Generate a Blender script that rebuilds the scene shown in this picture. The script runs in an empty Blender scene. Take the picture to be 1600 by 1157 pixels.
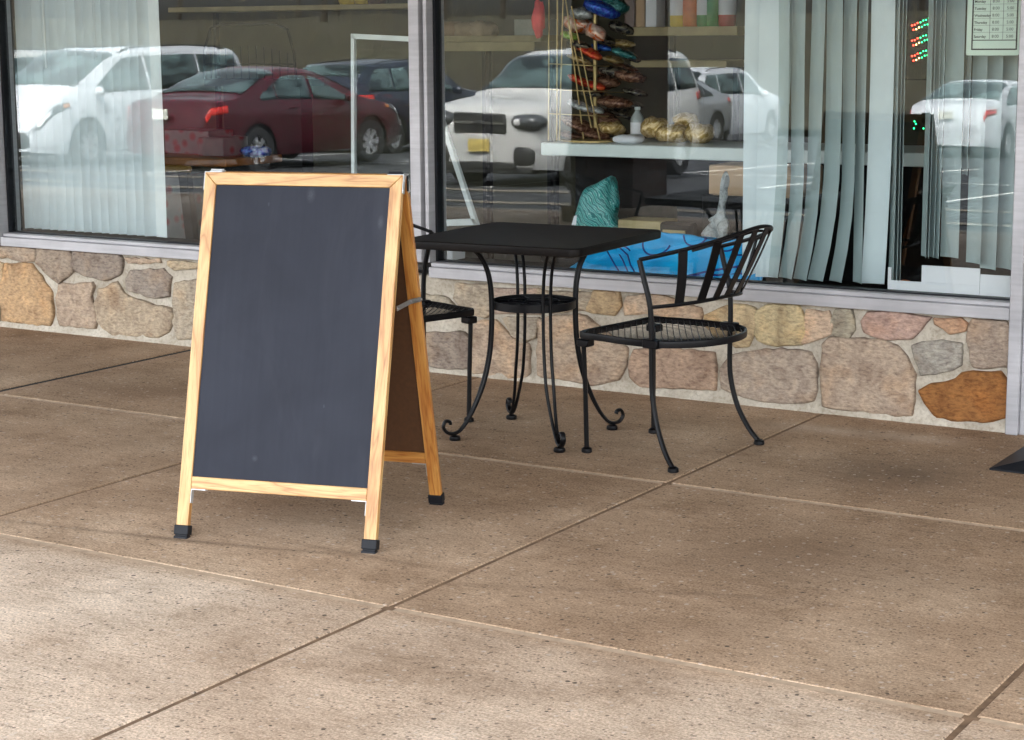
import bpy, math, random
from mathutils import Vector as V, Matrix as M, noise as NZ
R = math.radians
rnd = random.Random(7)
C = bpy.context.scene.collection
# ------------------------------------------------------------ camera numbers
HC, DC = 1.42, 6.5445
FPX, CX, CY = 2921.0, 800.0, 533.5
PIT, YAW, ROLL = R(9.272), R(31.8046), R(-0.3989)
Fw = V((-math.sin(YAW)*math.cos(PIT), math.cos(YAW)*math.cos(PIT), -math.sin(PIT)))
R0 = V((math.cos(YAW), math.sin(YAW), 0)); U0 = R0.cross(Fw)
Rt = R0*math.cos(ROLL)+U0*math.sin(ROLL); Up = -R0*math.sin(ROLL)+U0*math.cos(ROLL)
O = V((0, -DC, HC))
def ray(x, y): return Fw+Rt*((x-CX)/FPX)-Up*((y-CY)/FPX)
def at(x, y, Y=0.0):
    v = ray(x, y); return O+v*((Y-O.y)/v.y)
def onz(x, y, z=0.0):
    v = ray(x, y); return O+v*((z-O.z)/v.z)
# ------------------------------------------------------------ scene graph helpers
def tag(o, label=None, cat=None, group=None, kind=None):
    if label: o['label'] = label
    if cat: o['category'] = cat
    if group: o['group'] = group
    if kind: o['kind'] = kind
    return o
def empty(name, loc=(0, 0, 0), rz=0, **k):
    o = bpy.data.objects.new(name, None); C.objects.link(o); o.location = loc; o.rotation_euler = (0, 0, rz)
    return tag(o, **k)
class MB:
    def __init__(s): s.v = []; s.f = []; s.m = []; s.col = None
    def add(s, vs, fs, mi=0):
        b = len(s.v); s.v += [V(p) for p in vs]
        for f in fs: s.f.append([b+i for i in f]); s.m.append(mi)
        return s
    def box(s, a, b, mi=0, bev=0.0, mat=None):
        x0, y0, z0 = a; x1, y1, z1 = b
        if bev > 0:
            c = V(((x0+x1)/2, (y0+y1)/2, (z0+z1)/2)); h = V((abs(x1-x0)/2, abs(y1-y0)/2, abs(z1-z0)/2)); e = min(bev, min(h)*.9)
            vs = []; idx = {}
            for sx in (-1, 1):
                for sy in (-1, 1):
                    for sz in (-1, 1):
                        for ax in range(3):
                            p = V((sx*h.x, sy*h.y, sz*h.z))
                            for k in range(3):
                                if k != ax: p[k] -= (sx, sy, sz)[k]*e
                            idx[(sx, sy, sz, ax)] = len(vs); vs.append(c+p)
            fs = []
            for ax in range(3):
                for sg in (-1, 1):
                    q = []
                    for a1, b1 in ((-1, -1), (1, -1), (1, 1), (-1, 1)):
                        t = [0, 0, 0]; t[ax] = sg; t[(ax+1) % 3] = a1; t[(ax+2) % 3] = b1; q.append(idx[(*t, ax)])
                    fs.append(q if sg > 0 else q[::-1])
            for ax in range(3):
                u, w = (ax+1) % 3, (ax+2) % 3
                for su in (-1, 1):
                    for sw in (-1, 1):
                        def K(sa, face):
                            t = [0, 0, 0]; t[ax] = sa; t[u] = su; t[w] = sw; return idx[(*t, face)]
                        q = [K(-1, u), K(1, u), K(1, w), K(-1, w)]
                        fs.append(q if su*sw > 0 else q[::-1])
            for sx in (-1, 1):
                for sy in (-1, 1):
                    for sz in (-1, 1):
                        q = [idx[(sx, sy, sz, k)] for k in range(3)]
                        fs.append(q if sx*sy*sz > 0 else q[::-1])
        else:
            vs = [V(p) for p in ((x0, y0, z0), (x1, y0, z0), (x1, y1, z0), (x0, y1, z0), (x0, y0, z1), (x1, y0, z1), (x1, y1, z1), (x0, y1, z1))]
            fs = [[0, 3, 2, 1], [4, 5, 6, 7], [0, 1, 5, 4], [1, 2, 6, 5], [2, 3, 7, 6], [3, 0, 4, 7]]
        if mat: vs = [mat @ p for p in vs]
        return s.add(vs, fs, mi)
    def tube(s, pts, r, n=8, mi=0, closed=False, flat=None):
        pts = [V(p) for p in pts]; N = len(pts); rs = r if isinstance(r, (list, tuple)) else [r]*N
        vs = []; up = None
        for i, p in enumerate(pts):
            if closed: t = pts[(i+1) % N]-pts[i-1]
            else: t = pts[min(i+1, N-1)]-pts[max(i-1, 0)]
            if t.length < 1e-9: t = V((0, 0, 1))
            t.normalize()
            if up is None:
                up = V((0, 0, 1)) if abs(t.z) < .9 else V((1, 0, 0))
            up = (up-t*up.dot(t))
            if up.length < 1e-6: up = V((1, 0, 0))-t*t.x
            up.normalize(); sd = t.cross(up)
            for k in range(n):
                a = 2*math.pi*k/n
                vs.append(p+(up*math.cos(a)+sd*math.sin(a)*(flat or 1))*rs[i])
        fs = []
        for i in range(N if closed else N-1):
            j = (i+1) % N
            for k in range(n):
                fs.append([i*n+k, i*n+(k+1) % n, j*n+(k+1) % n, j*n+k])
        if not closed:
            fs.append(list(range(n))[::-1]); fs.append([(N-1)*n+k for k in range(n)])
        return s.add(vs, fs, mi)
    def lathe(s, prof, n=24, c=(0, 0, 0), mi=0, mat=None):
        vs = []; c = V(c)
        for r, z in prof:
            for k in range(n):
                a = 2*math.pi*k/n; p = V((r*math.cos(a), r*math.sin(a), z))
                if mat: p = mat @ p
                vs.append(p+c)
        fs = [[i*n+k, i*n+(k+1) % n, (i+1)*n+(k+1) % n, (i+1)*n+k] for i in range(len(prof)-1) for k in range(n)]
        if prof[0][0] > 1e-6: fs.append(list(range(n))[::-1])
        if prof[-1][0] > 1e-6: fs.append([(len(prof)-1)*n+k for k in range(n)])
        return s.add(vs, fs, mi)
    def grid(s, fn, nu, nv, mi=0, flip=False):
        vs = [fn(i/nu, j/nv) for j in range(nv+1) for i in range(nu+1)]
        fs = []
        for j in range(nv):
            for i in range(nu):
                q = [j*(nu+1)+i, j*(nu+1)+i+1, (j+1)*(nu+1)+i+1, (j+1)*(nu+1)+i]
                fs.append(q[::-1] if flip else q)
        return s.add(vs, fs, mi)
    def sheet(s, fn, nu, nv, t, mi=0):
        """a grid given a real thickness t along its local normal (approx.)"""
        P = [[V(fn(i/nu, j/nv)) for i in range(nu+1)] for j in range(nv+1)]
        top = []; bot = []
        for j in range(nv+1):
            for i in range(nu+1):
                du = P[j][min(i+1, nu)]-P[j][max(i-1, 0)]; dv = P[min(j+1, nv)][i]-P[max(j-1, 0)][i]
                n = du.cross(dv); n = n.normalized() if n.length > 1e-12 else V((0, 0, 1))
                top.append(P[j][i]+n*t/2); bot.append(P[j][i]-n*t/2)
        W = nu+1; T = len(top); fs = []
        for j in range(nv):
            for i in range(nu):
                q = [j*W+i, j*W+i+1, (j+1)*W+i+1, (j+1)*W+i]
                fs.append(q); fs.append([T+k for k in q[::-1]])
        ring = [i for i in range(W)]+[j*W+nu for j in range(1, nv+1)]+[nv*W+i for i in range(nu-1, -1, -1)]+[j*W for j in range(nv-1, 0, -1)]
        for a in range(len(ring)):
            p, q = ring[a], ring[(a+1) % len(ring)]
            fs.append([q, p, T+p, T+q])
        return s.add(top+bot, fs, mi)
    def ell(s, c, r, n=14, mi=0, mat=None, e=1.0):
        prof = []
        vs = []; c = V(c)
        m = n//2
        for i in range(m+1):
            a = -math.pi/2+math.pi*i/m
            for k in range(n):
                b = 2*math.pi*k/n
                sp = lambda q: math.copysign(abs(q)**e, q)
                p = V((sp(math.cos(a))*sp(math.cos(b))*r[0], sp(math.cos(a))*sp(math.sin(b))*r[1], sp(math.sin(a))*r[2]))
                if mat: p = mat @ p
                vs.append(p+c)
        fs = [[i*n+k, i*n+(k+1) % n, (i+1)*n+(k+1) % n, (i+1)*n+k] for i in range(m) for k in range(n)]
        return s.add(vs, fs, mi)
    def prism(s, poly, y0, y1, mi=0, ax='y'):
        n = len(poly)
        if ax == 'y': vs = [(x, y0, z) for x, z in poly]+[(x, y1, z) for x, z in poly]
        elif ax == 'z': vs = [(x, y, y0) for x, y in poly]+[(x, y, y1) for x, y in poly]
        else: vs = [(y0, y, z) for y, z in poly]+[(y1, y, z) for y, z in poly]
        fs = [list(range(n)), list(range(n, 2*n))[::-1]]+[[i, i+n, (i+1) % n+n, (i+1) % n] for i in range(n)]
        return s.add(vs, fs, mi)
    def build(s, name, mats, parent=None, loc=None, smooth=False, recalc=True, world=False):
        me = bpy.data.meshes.new(name)
        me.from_pydata([tuple(p) for p in s.v], [], s.f)
        mats = mats if isinstance(mats, (list, tuple)) else [mats]
        for m in mats: me.materials.append(m)
        me.polygons.foreach_set('material_index', s.m)
        if s.col:
            ca = me.color_attributes.new('tone', 'FLOAT_COLOR', 'POINT')
            for i, c in enumerate(s.col): ca.data[i].color = (*c, 1)
        if recalc:
            import bmesh
            bm = bmesh.new(); bm.from_mesh(me); bmesh.ops.recalc_face_normals(bm, faces=bm.faces); bm.to_mesh(me); bm.free()
        if smooth:
            me.polygons.foreach_set('use_smooth', [True]*len(me.polygons))
            if smooth != 'all':
                try: me.set_sharp_from_angle(angle=R(38))
                except Exception: pass
        me.update()
        o = bpy.data.objects.new(name, me); C.objects.link(o)
        if parent: o.parent = parent
        if loc is not None: o.location = loc
        if world and parent: o.matrix_parent_inverse = parent.matrix_world.inverted()
        return o
def wp(o, parent):
    """parent keeping the child's coordinates in the world"""
    o.parent = parent
    o.matrix_parent_inverse = (M.Translation(parent.location) @ parent.rotation_euler.to_matrix().to_4x4()).inverted()
    return o
def text_mb(mb, s, size, fn, mi=0, align='LEFT', bold=False):
    cu = bpy.data.curves.new('t', 'FONT'); cu.body = s; cu.size = size; cu.align_x = align; cu.resolution_u = 3
    if bold: cu.offset = size*.02
    o = bpy.data.objects.new('t', cu); C.objects.link(o)
    dg = bpy.context.evaluated_depsgraph_get(); me = bpy.data.meshes.new_from_object(o.evaluated_get(dg))
    mb.add([fn(v.co.x, v.co.y) for v in me.vertices], [list(p.vertices) for p in me.polygons], mi)
    bpy.data.objects.remove(o); bpy.data.curves.remove(cu); bpy.data.meshes.remove(me)
# ------------------------------------------------------------ materials
class N:
    def __init__(s, name):
        s.m = bpy.data.materials.new(name); s.m.use_nodes = True; s.t = s.m.node_tree; s.n = s.t.nodes
        s.b = s.n['Principled BSDF']; s.out = s.n['Material Output']
    def new(s, typ, **k):
        n = s.n.new(typ)
        for a, b in k.items(): setattr(n, a, b)
        return n
    def link(s, a, b): s.t.links.new(a, b)
    def coord(s, scale=(1, 1, 1), rot=(0, 0, 0), which='Object', loc=(0, 0, 0)):
        tc = s.new('ShaderNodeTexCoord'); mp = s.new('ShaderNodeMapping')
        mp.inputs['Scale'].default_value = scale; mp.inputs['Rotation'].default_value = rot; mp.inputs['Location'].default_value = loc
        s.link(tc.outputs[which], mp.inputs[0]); return mp.outputs[0]
    def noise(s, vec, scale, detail=4, rough=.55, dist=0):
        n = s.new('ShaderNodeTexNoise'); n.inputs['Scale'].default_value = scale; n.inputs['Detail'].default_value = detail
        n.inputs['Roughness'].default_value = rough; n.inputs['Distortion'].default_value = dist
        if vec is not None: s.link(vec, n.inputs['Vector'])
        return n.outputs['Fac']
    def ramp(s, fac, stops, interp='LINEAR'):
        r = s.new('ShaderNodeValToRGB'); r.color_ramp.interpolation = interp
        e = r.color_ramp.elements
        while len(e) > 1: e.remove(e[-1])
        e[0].position = stops[0][0]; e[0].color = c4(stops[0][1])
        for p, c in stops[1:]:
            x = e.new(p); x.color = c4(c)
        s.link(fac, r.inputs[0]); return r.outputs[0]
    def mix(s, fac, a, b, typ='MIX'):
        n = s.new('ShaderNodeMix', data_type='RGBA', blend_type=typ)
        for k, v in ((0, fac), (6, a), (7, b)):
            if isinstance(v, (int, float)): n.inputs[k].default_value = v
            elif isinstance(v, tuple): n.inputs[k].default_value = c4(v)
            else: s.link(v, n.inputs[k])
        return n.outputs[2]
    def math(s, op, a, b=None, clamp=False):
        n = s.new('ShaderNodeMath', operation=op); n.use_clamp = clamp
        for k, v in ((0, a), (1, b)):
            if v is None: continue
            if isinstance(v, (int, float)): n.inputs[k].default_value = v
            else: s.link(v, n.inputs[k])
        return n.outputs[0]
    def bump(s, h, strength=.3, dist=.01, nrm=None):
        n = s.new('ShaderNodeBump'); n.inputs['Strength'].default_value = strength; n.inputs['Distance'].default_value = dist
        s.link(h, n.inputs['Height'])
        if nrm is not None: s.link(nrm, n.inputs['Normal'])
        s.link(n.outputs[0], s.b.inputs['Normal']); return n.outputs[0]
    def set(s, **k):
        for a, v in k.items():
            i = s.b.inputs[a.replace('_', ' ')]
            if isinstance(v, (int, float)): i.default_value = v
            elif isinstance(v, tuple): i.default_value = c4(v)
            else: s.link(v, i)
        return s
def c4(c):
    if isinstance(c, (int, float)): return (c, c, c, 1)
    return tuple(c) if len(c) == 4 else (*c, 1)
def plain(name, col, rough=.6, metal=0.0, var=.12, scale=30, bump=0.0, coat=0.0, spec=.5):
    k = N(name); f = k.noise(k.coord(), scale, 5)
    lo = tuple(c*(1-var) for c in col); hi = tuple(min(1, c*(1+var)) for c in col)
    k.set(Base_Color=k.ramp(f, [(.3, lo), (.7, hi)]), Roughness=rough, Metallic=metal)
    k.b.inputs['Specular IOR Level'].default_value = spec
    if coat: k.b.inputs['Coat Weight'].default_value = coat; k.b.inputs['Coat Roughness'].default_value = .04
    if bump: k.bump(f, bump, .002)
    return k.m
def emis(name, col, st):
    k = N(name); k.set(Base_Color=(0, 0, 0)); k.b.inputs['Emission Color'].default_value = c4(col); k.b.inputs['Emission Strength'].default_value = st
    return k.m
def seg_mask(k, pos, a, b, w, soft):
    """1 near the segment a-b on the ground, 0 away from it"""
    a = V((a[0], a[1], 0)); b = V((b[0], b[1], 0)); d = b-a; L = d.length; d.normalize(); n = V((-d.y, d.x, 0))
    def dot(v, off):
        m = k.new('ShaderNodeVectorMath', operation='DOT_PRODUCT'); k.link(pos, m.inputs[0]); m.inputs[1].default_value = v
        return k.math('SUBTRACT', m.outputs['Value'], off)
    dn = k.math('ABSOLUTE', dot(n, n.dot(a)))
    dt = k.math('ABSOLUTE', k.math('SUBTRACT', dot(d, d.dot(a)), L/2))
    m1 = k.math('SUBTRACT', 1.0, k.math('DIVIDE', k.math('SUBTRACT', dn, w, True), soft, True), True)
    m2 = k.math('SUBTRACT', 1.0, k.math('DIVIDE', k.math('SUBTRACT', dt, L/2, True), .25, True), True)
    return k.math('MULTIPLY', m1, m2)
def concrete():
    k = N('concrete'); tc = k.new('ShaderNodeTexCoord'); g = k.new('ShaderNodeNewGeometry'); pos = g.outputs['Position']
    big = k.noise(pos, .8, 4, .55); mid = k.noise(pos, 4, 4, .5)
    mp = k.new('ShaderNodeMapping'); mp.inputs['Scale'].default_value = (1, 3.2, 1); mp.inputs['Rotation'].default_value = (0, 0, R(-30)); k.link(pos, mp.inputs[0])
    streak = k.noise(mp.outputs[0], 30, 8, .75)
    fine = k.noise(pos, 150, 6, .72); grit = k.noise(pos, 420, 3, .6)
    col = k.ramp(big, [(.28, (.28, .182, .109)), (.5, (.395, .28, .184)), (.72, (.50, .382, .268))])
    col = k.mix(.6, col, k.ramp(mid, [(.3, (.72, .68, .64)), (.7, (1.2, 1.2, 1.2))]), 'MULTIPLY')
    col = k.mix(.8, col, k.ramp(streak, [(.33, (.62, .57, .53)), (.5, (1, 1, 1)), (.7, (1.22, 1.22, 1.22))]), 'MULTIPLY')
    col = k.mix(.8, col, k.ramp(fine, [(.34, (.42, .38, .35)), (.52, (1.0, 1.0, 1.0)), (.68, (1.5, 1.5, 1.5))]), 'MULTIPLY')
    mp2 = k.new('ShaderNodeMapping'); mp2.inputs['Scale'].default_value = (1, 5, 1); mp2.inputs['Rotation'].default_value = (0, 0, R(-32)); k.link(pos, mp2.inputs[0])
    col = k.mix(.32, col, k.ramp(k.noise(mp2.outputs[0], 5, 9, .72, .5), [(.36, (.66, .61, .55)), (.5, (1, 1, 1)), (.66, (1.2, 1.2, 1.2))]), 'MULTIPLY')
    col = k.mix(.55, col, k.ramp(k.noise(pos, 2.3, 9, .78, .3), [(.36, (.62, .56, .49)), (.48, (.98, .97, .96)), (.56, (1, 1, 1)), (.68, (1.22, 1.22, 1.22))]), 'MULTIPLY')
    vs_ = k.new('ShaderNodeTexVoronoi'); vs_.inputs['Scale'].default_value = 1.0; sn = k.new('ShaderNodeVectorMath', operation='SNAP'); ad_ = k.new('ShaderNodeVectorMath', operation='ADD'); ad_.inputs[1].default_value = (1.162, 1.29, 0); k.link(pos, ad_.inputs[0]); k.link(ad_.outputs[0], sn.inputs[0]); sn.inputs[1].default_value = (1.545, 1.545, 10); wn = k.new('ShaderNodeTexWhiteNoise'); k.link(sn.outputs[0], wn.inputs['Vector']); k.n.remove(vs_)
    col = k.mix(.5, col, k.ramp(wn.outputs['Value'], [(0, (.86, .83, .80)), (1, (1.12, 1.12, 1.12))]), 'MULTIPLY')
    # brighter daylight away from the wall painted in; outermost slabs also paler
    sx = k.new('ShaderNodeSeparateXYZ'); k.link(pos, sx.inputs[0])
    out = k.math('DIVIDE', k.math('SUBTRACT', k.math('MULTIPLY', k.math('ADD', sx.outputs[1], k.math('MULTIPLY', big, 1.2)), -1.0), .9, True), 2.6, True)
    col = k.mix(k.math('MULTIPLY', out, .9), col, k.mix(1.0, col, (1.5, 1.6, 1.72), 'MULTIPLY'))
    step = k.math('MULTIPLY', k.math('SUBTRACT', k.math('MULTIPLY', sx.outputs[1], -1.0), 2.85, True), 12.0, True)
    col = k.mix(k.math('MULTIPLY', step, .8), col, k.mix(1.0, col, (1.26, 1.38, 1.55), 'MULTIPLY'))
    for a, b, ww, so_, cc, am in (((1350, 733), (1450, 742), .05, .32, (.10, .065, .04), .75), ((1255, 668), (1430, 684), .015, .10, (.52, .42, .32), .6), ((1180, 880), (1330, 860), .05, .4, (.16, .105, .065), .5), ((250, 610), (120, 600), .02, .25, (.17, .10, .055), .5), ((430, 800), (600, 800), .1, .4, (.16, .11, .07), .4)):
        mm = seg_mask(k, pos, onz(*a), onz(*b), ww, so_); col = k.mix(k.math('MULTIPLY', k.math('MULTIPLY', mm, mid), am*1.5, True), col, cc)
    # dark grit and pits
    def spots(scale, rad, thr, gate, hi=True):
        vo = k.new('ShaderNodeTexVoronoi'); vo.inputs['Scale'].default_value = scale; k.link(pos, vo.inputs['Vector'])
        sc_ = k.new('ShaderNodeSeparateColor'); k.link(vo.outputs['Color'], sc_.inputs[0])
        near = k.math('LESS_THAN', vo.outputs['Distance'], k.math('MULTIPLY', sc_.outputs[1], rad))
        pick = k.math('GREATER_THAN', k.math('ADD', sc_.outputs[0], k.math('MULTIPLY', k.noise(pos, gate, 3), .5)), thr)
        return k.math('MULTIPLY', near, pick)
    pit = spots(55, .34, 1.14, 2.2); pit2 = spots(95, .5, 1.04, 3.0); chip = spots(70, .5, 1.12, 4.0)
    col = k.mix(k.math('MULTIPLY', pit, .8), col, (.03, .022, .018))
    col = k.mix(k.math('MULTIPLY', pit2, .6), col, (.07, .05, .036))
    col = k.mix(k.math('MULTIPLY', chip, .45), col, (.62, .54, .46))
    # worn dark trails that people and trolleys left
    segs = [((0, 813), (300, 846)), ((300, 846), (488, 863)), ((532, 862), (612, 876)), ((731, 914), (1147, 931)), ((1147, 931), (1300, 947)), ((690, 706), (860, 726))]
    w = k.noise(pos, 9, 4)
    for i, (a, b) in enumerate(segs):
        A, B = onz(*a), onz(*b); m = seg_mask(k, pos, A, B, .002, .022)
        col = k.mix(k.math('MULTIPLY', k.math('MULTIPLY', m, w), .75 if i < 3 else .4), col, (.10, .062, .038))
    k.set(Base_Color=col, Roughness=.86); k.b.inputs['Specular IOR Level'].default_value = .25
    h = k.math('ADD', k.math('ADD', k.math('MULTIPLY', fine, .5), k.math('MULTIPLY', grit, .25)), k.math('MULTIPLY', pit, -.8))
    k.bump(h, .55, .004); return k.m
def wood(name, axis, tint=(1, 1, 1)):
    k = N(name); oi = k.new('ShaderNodeObjectInfo')
    st = {'x': (1.7, 13, 13), 'z': (13, 13, 1.7)}[axis]
    v = k.coord(st); ad = k.new('ShaderNodeVectorMath', operation='ADD'); k.link(v, ad.inputs[0])
    cx = k.new('ShaderNodeCombineXYZ')
    for i in range(3): k.link(k.math('MULTIPLY', oi.outputs['Random'], 37.0+i*11), cx.inputs[i])
    k.link(cx.outputs[0], ad.inputs[1]); v = ad.outputs[0]
    base = k.noise(v, .9, 3, .5, .6)
    rings = k.math('FRACT', k.math('MULTIPLY', base, 7.5))
    pores = k.noise(k.coord({'x': (14, 300, 300), 'z': (300, 300, 14)}[axis]), 1, 3, .6)
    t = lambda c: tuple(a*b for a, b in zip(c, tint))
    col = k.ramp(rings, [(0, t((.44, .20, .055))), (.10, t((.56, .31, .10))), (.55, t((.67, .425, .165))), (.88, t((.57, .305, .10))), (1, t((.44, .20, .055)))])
    col = k.mix(.6, col, k.ramp(pores, [(.36, (.62, .5, .4)), (.5, (1, 1, 1))]), 'MULTIPLY')
    k.set(Base_Color=col, Roughness=.42); k.b.inputs['Coat Weight'].default_value = .25; k.b.inputs['Coat Roughness'].default_value = .3
    k.bump(pores, .25, .001); return k.m
def slate():
    k = N('chalkboard_slate'); p = k.coord()
    n1 = k.noise(p, 3.5, 5, .6, .6); n2 = k.noise(k.coord((60, 60, 4)), 1, 5, .6); n3 = k.noise(p, 220, 2)
    col = k.ramp(n1, [(.3, (.017, .0195, .029)), (.7, (.024, .0275, .040))])
    col = k.mix(.5, col, k.ramp(n2, [(.35, (.9, .9, .92)), (.7, (1.14, 1.14, 1.12))]), 'MULTIPLY')
    wipe = k.noise(k.coord((2, 2, .6), (0, R(25), 0)), 2.2, 5, .6, 1.2); col = k.mix(k.ramp(wipe, [(.5, 0.0), (.75, .35)]), col, (.05, .055, .07))
    # chalk smudges left after wiping
    sp = [(.03, 1.005, .016), (-.10, .975, .004), (.25, .93, .012), (.12, .40, .004), (-.08, .24, .011)]
    rn = random.Random(3)
    for x, z, r in sp:
        vm = k.new('ShaderNodeVectorMath', operation='DISTANCE'); k.link(k.coord((1, 0, rn.choice((.6, 1, .5)))), vm.inputs[0])
        sc = vm.inputs[0].links[0].from_node.inputs['Scale'].default_value[2]; vm.inputs[1].default_value = (x, 0, z*sc)
        m = k.math('SUBTRACT', 1.0, k.math('DIVIDE', vm.outputs['Value'], r, True), True)
        col = k.mix(k.math('MULTIPLY', k.math('MULTIPLY', m, n3), .22), col, (.3, .31, .35))
    dust = k.noise(p, 1.8, 3)
    col = k.mix(k.ramp(dust, [(.5, 0.0), (.8, .06)]), col, (.15, .16, .18))
    k.set(Base_Color=col, Roughness=.65); k.b.inputs['Specular IOR Level'].default_value = .25; k.bump(n3, .08, .001); return k.m
def stone_mat():
    k = N('field_stone'); at_ = k.new('ShaderNodeAttribute', attribute_name='tone'); p = k.coord()
    n1 = k.noise(p, 9, 8, .65, .8); n2 = k.noise(k.coord((1, 1, 2.2)), 42, 8, .7); n3 = k.noise(p, 5, 3)
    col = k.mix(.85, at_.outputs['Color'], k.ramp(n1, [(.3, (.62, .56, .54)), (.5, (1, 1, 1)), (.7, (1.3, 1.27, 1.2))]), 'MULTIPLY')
    col = k.mix(.9, col, k.ramp(n2, [(.32, (.52, .48, .5)), (.5, (1, 1, 1)), (.66, (1.3, 1.3, 1.3))]), 'MULTIPLY')
    col = k.mix(k.ramp(n3, [(.52, 0.0), (.72, .5)]), col, k.mix(1.0, col, (1.3, 1.02, .72), 'MULTIPLY'))
    k.set(Base_Color=col, Roughness=.85); k.b.inputs['Specular IOR Level'].default_value = .2
    h = k.math('ADD', n1, k.math('MULTIPLY', n2, .7)); k.bump(h, .9, .012); return k.m
def mortar_mat():
    k = N('pale_mortar'); p = k.coord(); n1 = k.noise(p, 6, 6, .65); n2 = k.noise(p, 70, 6, .7)
    col = k.ramp(n1, [(.3, (.40, .345, .27)), (.55, (.56, .51, .42)), (.75, (.66, .61, .52))])
    col = k.mix(.8, col, k.ramp(n2, [(.3, (.68, .64, .6)), (.55, (1.08, 1.08, 1.08))]), 'MULTIPLY')
    k.set(Base_Color=col, Roughness=.92); k.b.inputs['Specular IOR Level'].default_value = .15
    k.bump(k.math('ADD', n1, k.math('MULTIPLY', n2, .5)), .8, .01); return k.m
def alu_mat():
    k = N('anodised_aluminium'); p = k.coord((1, 1, 1)); n = k.noise(p, 55, 4); st = k.noise(k.coord((3, 3, 60)), 1, 5)
    n2 = k.noise(p, 4, 4)
    col = k.ramp(n2, [(.3, (.40, .395, .41)), (.7, (.52, .513, .53))])
    col = k.mix(.5, col, k.ramp(st, [(.35, (.8, .8, .8)), (.6, (1.08, 1.08, 1.08))]), 'MULTIPLY')
    k.set(Base_Color=col, Metallic=.35, Roughness=k.ramp(n, [(.3, .42), (.7, .6)])); k.bump(n, .08, .001); return k.m
def glass_mat(name='shop_glass', gain=1.5, wob=True):
    k = N(name); k.n.remove(k.b)
    tr = k.new('ShaderNodeBsdfTransparent'); tr.inputs[0].default_value = (.93, .955, .945, 1)
    gl = k.new('ShaderNodeBsdfGlossy'); gl.inputs['Roughness'].default_value = 0.0; gl.inputs[0].default_value = (.93, .98, 1, 1)
    fr = k.new('ShaderNodeFresnel'); fr.inputs[0].default_value = 1.5
    gg = k.new('ShaderNodeNewGeometry')
    f = k.math('MULTIPLY', k.math('MULTIPLY', fr.outputs[0], gain), k.math('SUBTRACT', 1.0, gg.outputs['Backfacing']), True)
    if wob:
        bp = k.new('ShaderNodeBump'); bp.inputs['Strength'].default_value = .25; bp.inputs['Distance'].default_value = .0024
        k.link(k.noise(k.coord((1.2, 1, .8)), 1.6, 1), bp.inputs['Height']); k.link(bp.outputs[0], gl.inputs['Normal'])
    mx = k.new('ShaderNodeMixShader'); k.link(f, mx.inputs[0]); k.link(tr.outputs[0], mx.inputs[1]); k.link(gl.outputs[0], mx.inputs[2])
    k.link(mx.outputs[0], k.out.inputs[0]); return k.m
def brick_mat():
    k = N('dark_brick'); b = k.new('ShaderNodeTexBrick'); p = k.coord((1, 1, 1))
    cmb = k.new('ShaderNodeCombineXYZ'); sp = k.new('ShaderNodeSeparateXYZ'); k.link(p, sp.inputs[0])
    k.link(k.math('ADD', sp.outputs[0], sp.outputs[1]), cmb.inputs[0]); k.link(sp.outputs[2], cmb.inputs[1])
    k.link(cmb.outputs[0], b.inputs['Vector']); b.inputs['Scale'].default_value = 1.0
    b.inputs['Brick Width'].default_value = .21; b.inputs['Row Height'].default_value = .075; b.inputs['Mortar Size'].default_value = .006
    b.inputs['Color1'].default_value = (.060, .028, .020, 1); b.inputs['Color2'].default_value = (.035, .019, .015, 1); b.inputs['Mortar'].default_value = (.06, .048, .04, 1)
    n = k.noise(p, 40, 5); col = k.mix(.6, b.outputs[0], k.ramp(n, [(.3, (.6, .6, .6)), (.6, (1.1, 1.1, 1.1))]), 'MULTIPLY')
    k.set(Base_Color=col, Roughness=.9); k.bump(k.math('SUBTRACT', n, k.math('MULTIPLY', b.outputs['Fac'], 1.0)), .5, .006); return k.m
def asphalt():
    k = N('asphalt'); g = k.new('ShaderNodeNewGeometry'); p = g.outputs['Position']
    n = k.noise(p, .5, 5, .6); f = k.noise(p, 90, 4, .7)
    col = k.mix(.7, k.ramp(n, [(.3, (.017, .019, .022)), (.7, (.028, .030, .033))]), k.ramp(f, [(.3, (.6, .6, .6)), (.7, (1.4, 1.4, 1.4))]), 'MULTIPLY')
    k.set(Base_Color=col, Roughness=.85); k.bump(f, .4, .004); return k.m
def bank_mat():
    k = N('winter_grass'); g = k.new('ShaderNodeNewGeometry'); p = g.outputs['Position']
    n = k.noise(p, .35, 6, .65); f = k.noise(p, 6, 6, .75)
    col = k.mix(.8, k.ramp(n, [(.3, (.022, .018, .009)), (.5, (.045, .038, .019)), (.7, (.034, .034, .014))]), k.ramp(f, [(.3, (.45, .45, .42)), (.7, (1.5, 1.5, 1.4))]), 'MULTIPLY')
    k.set(Base_Color=col, Roughness=.95); k.bump(f, 1, .1); return k.m
def cloth_blue():
    k = N('blue_printed_cloth'); p = k.coord(); n = k.noise(p, 7, 4, .5, .8)
    col = k.ramp(n, [(.3, (.0, .27, .62)), (.6, (.002, .38, .80)), (.8, (.01, .46, .85))])
    k.set(Base_Color=col, Roughness=.38); k.bump(n, .5, .02); return k.m
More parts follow.
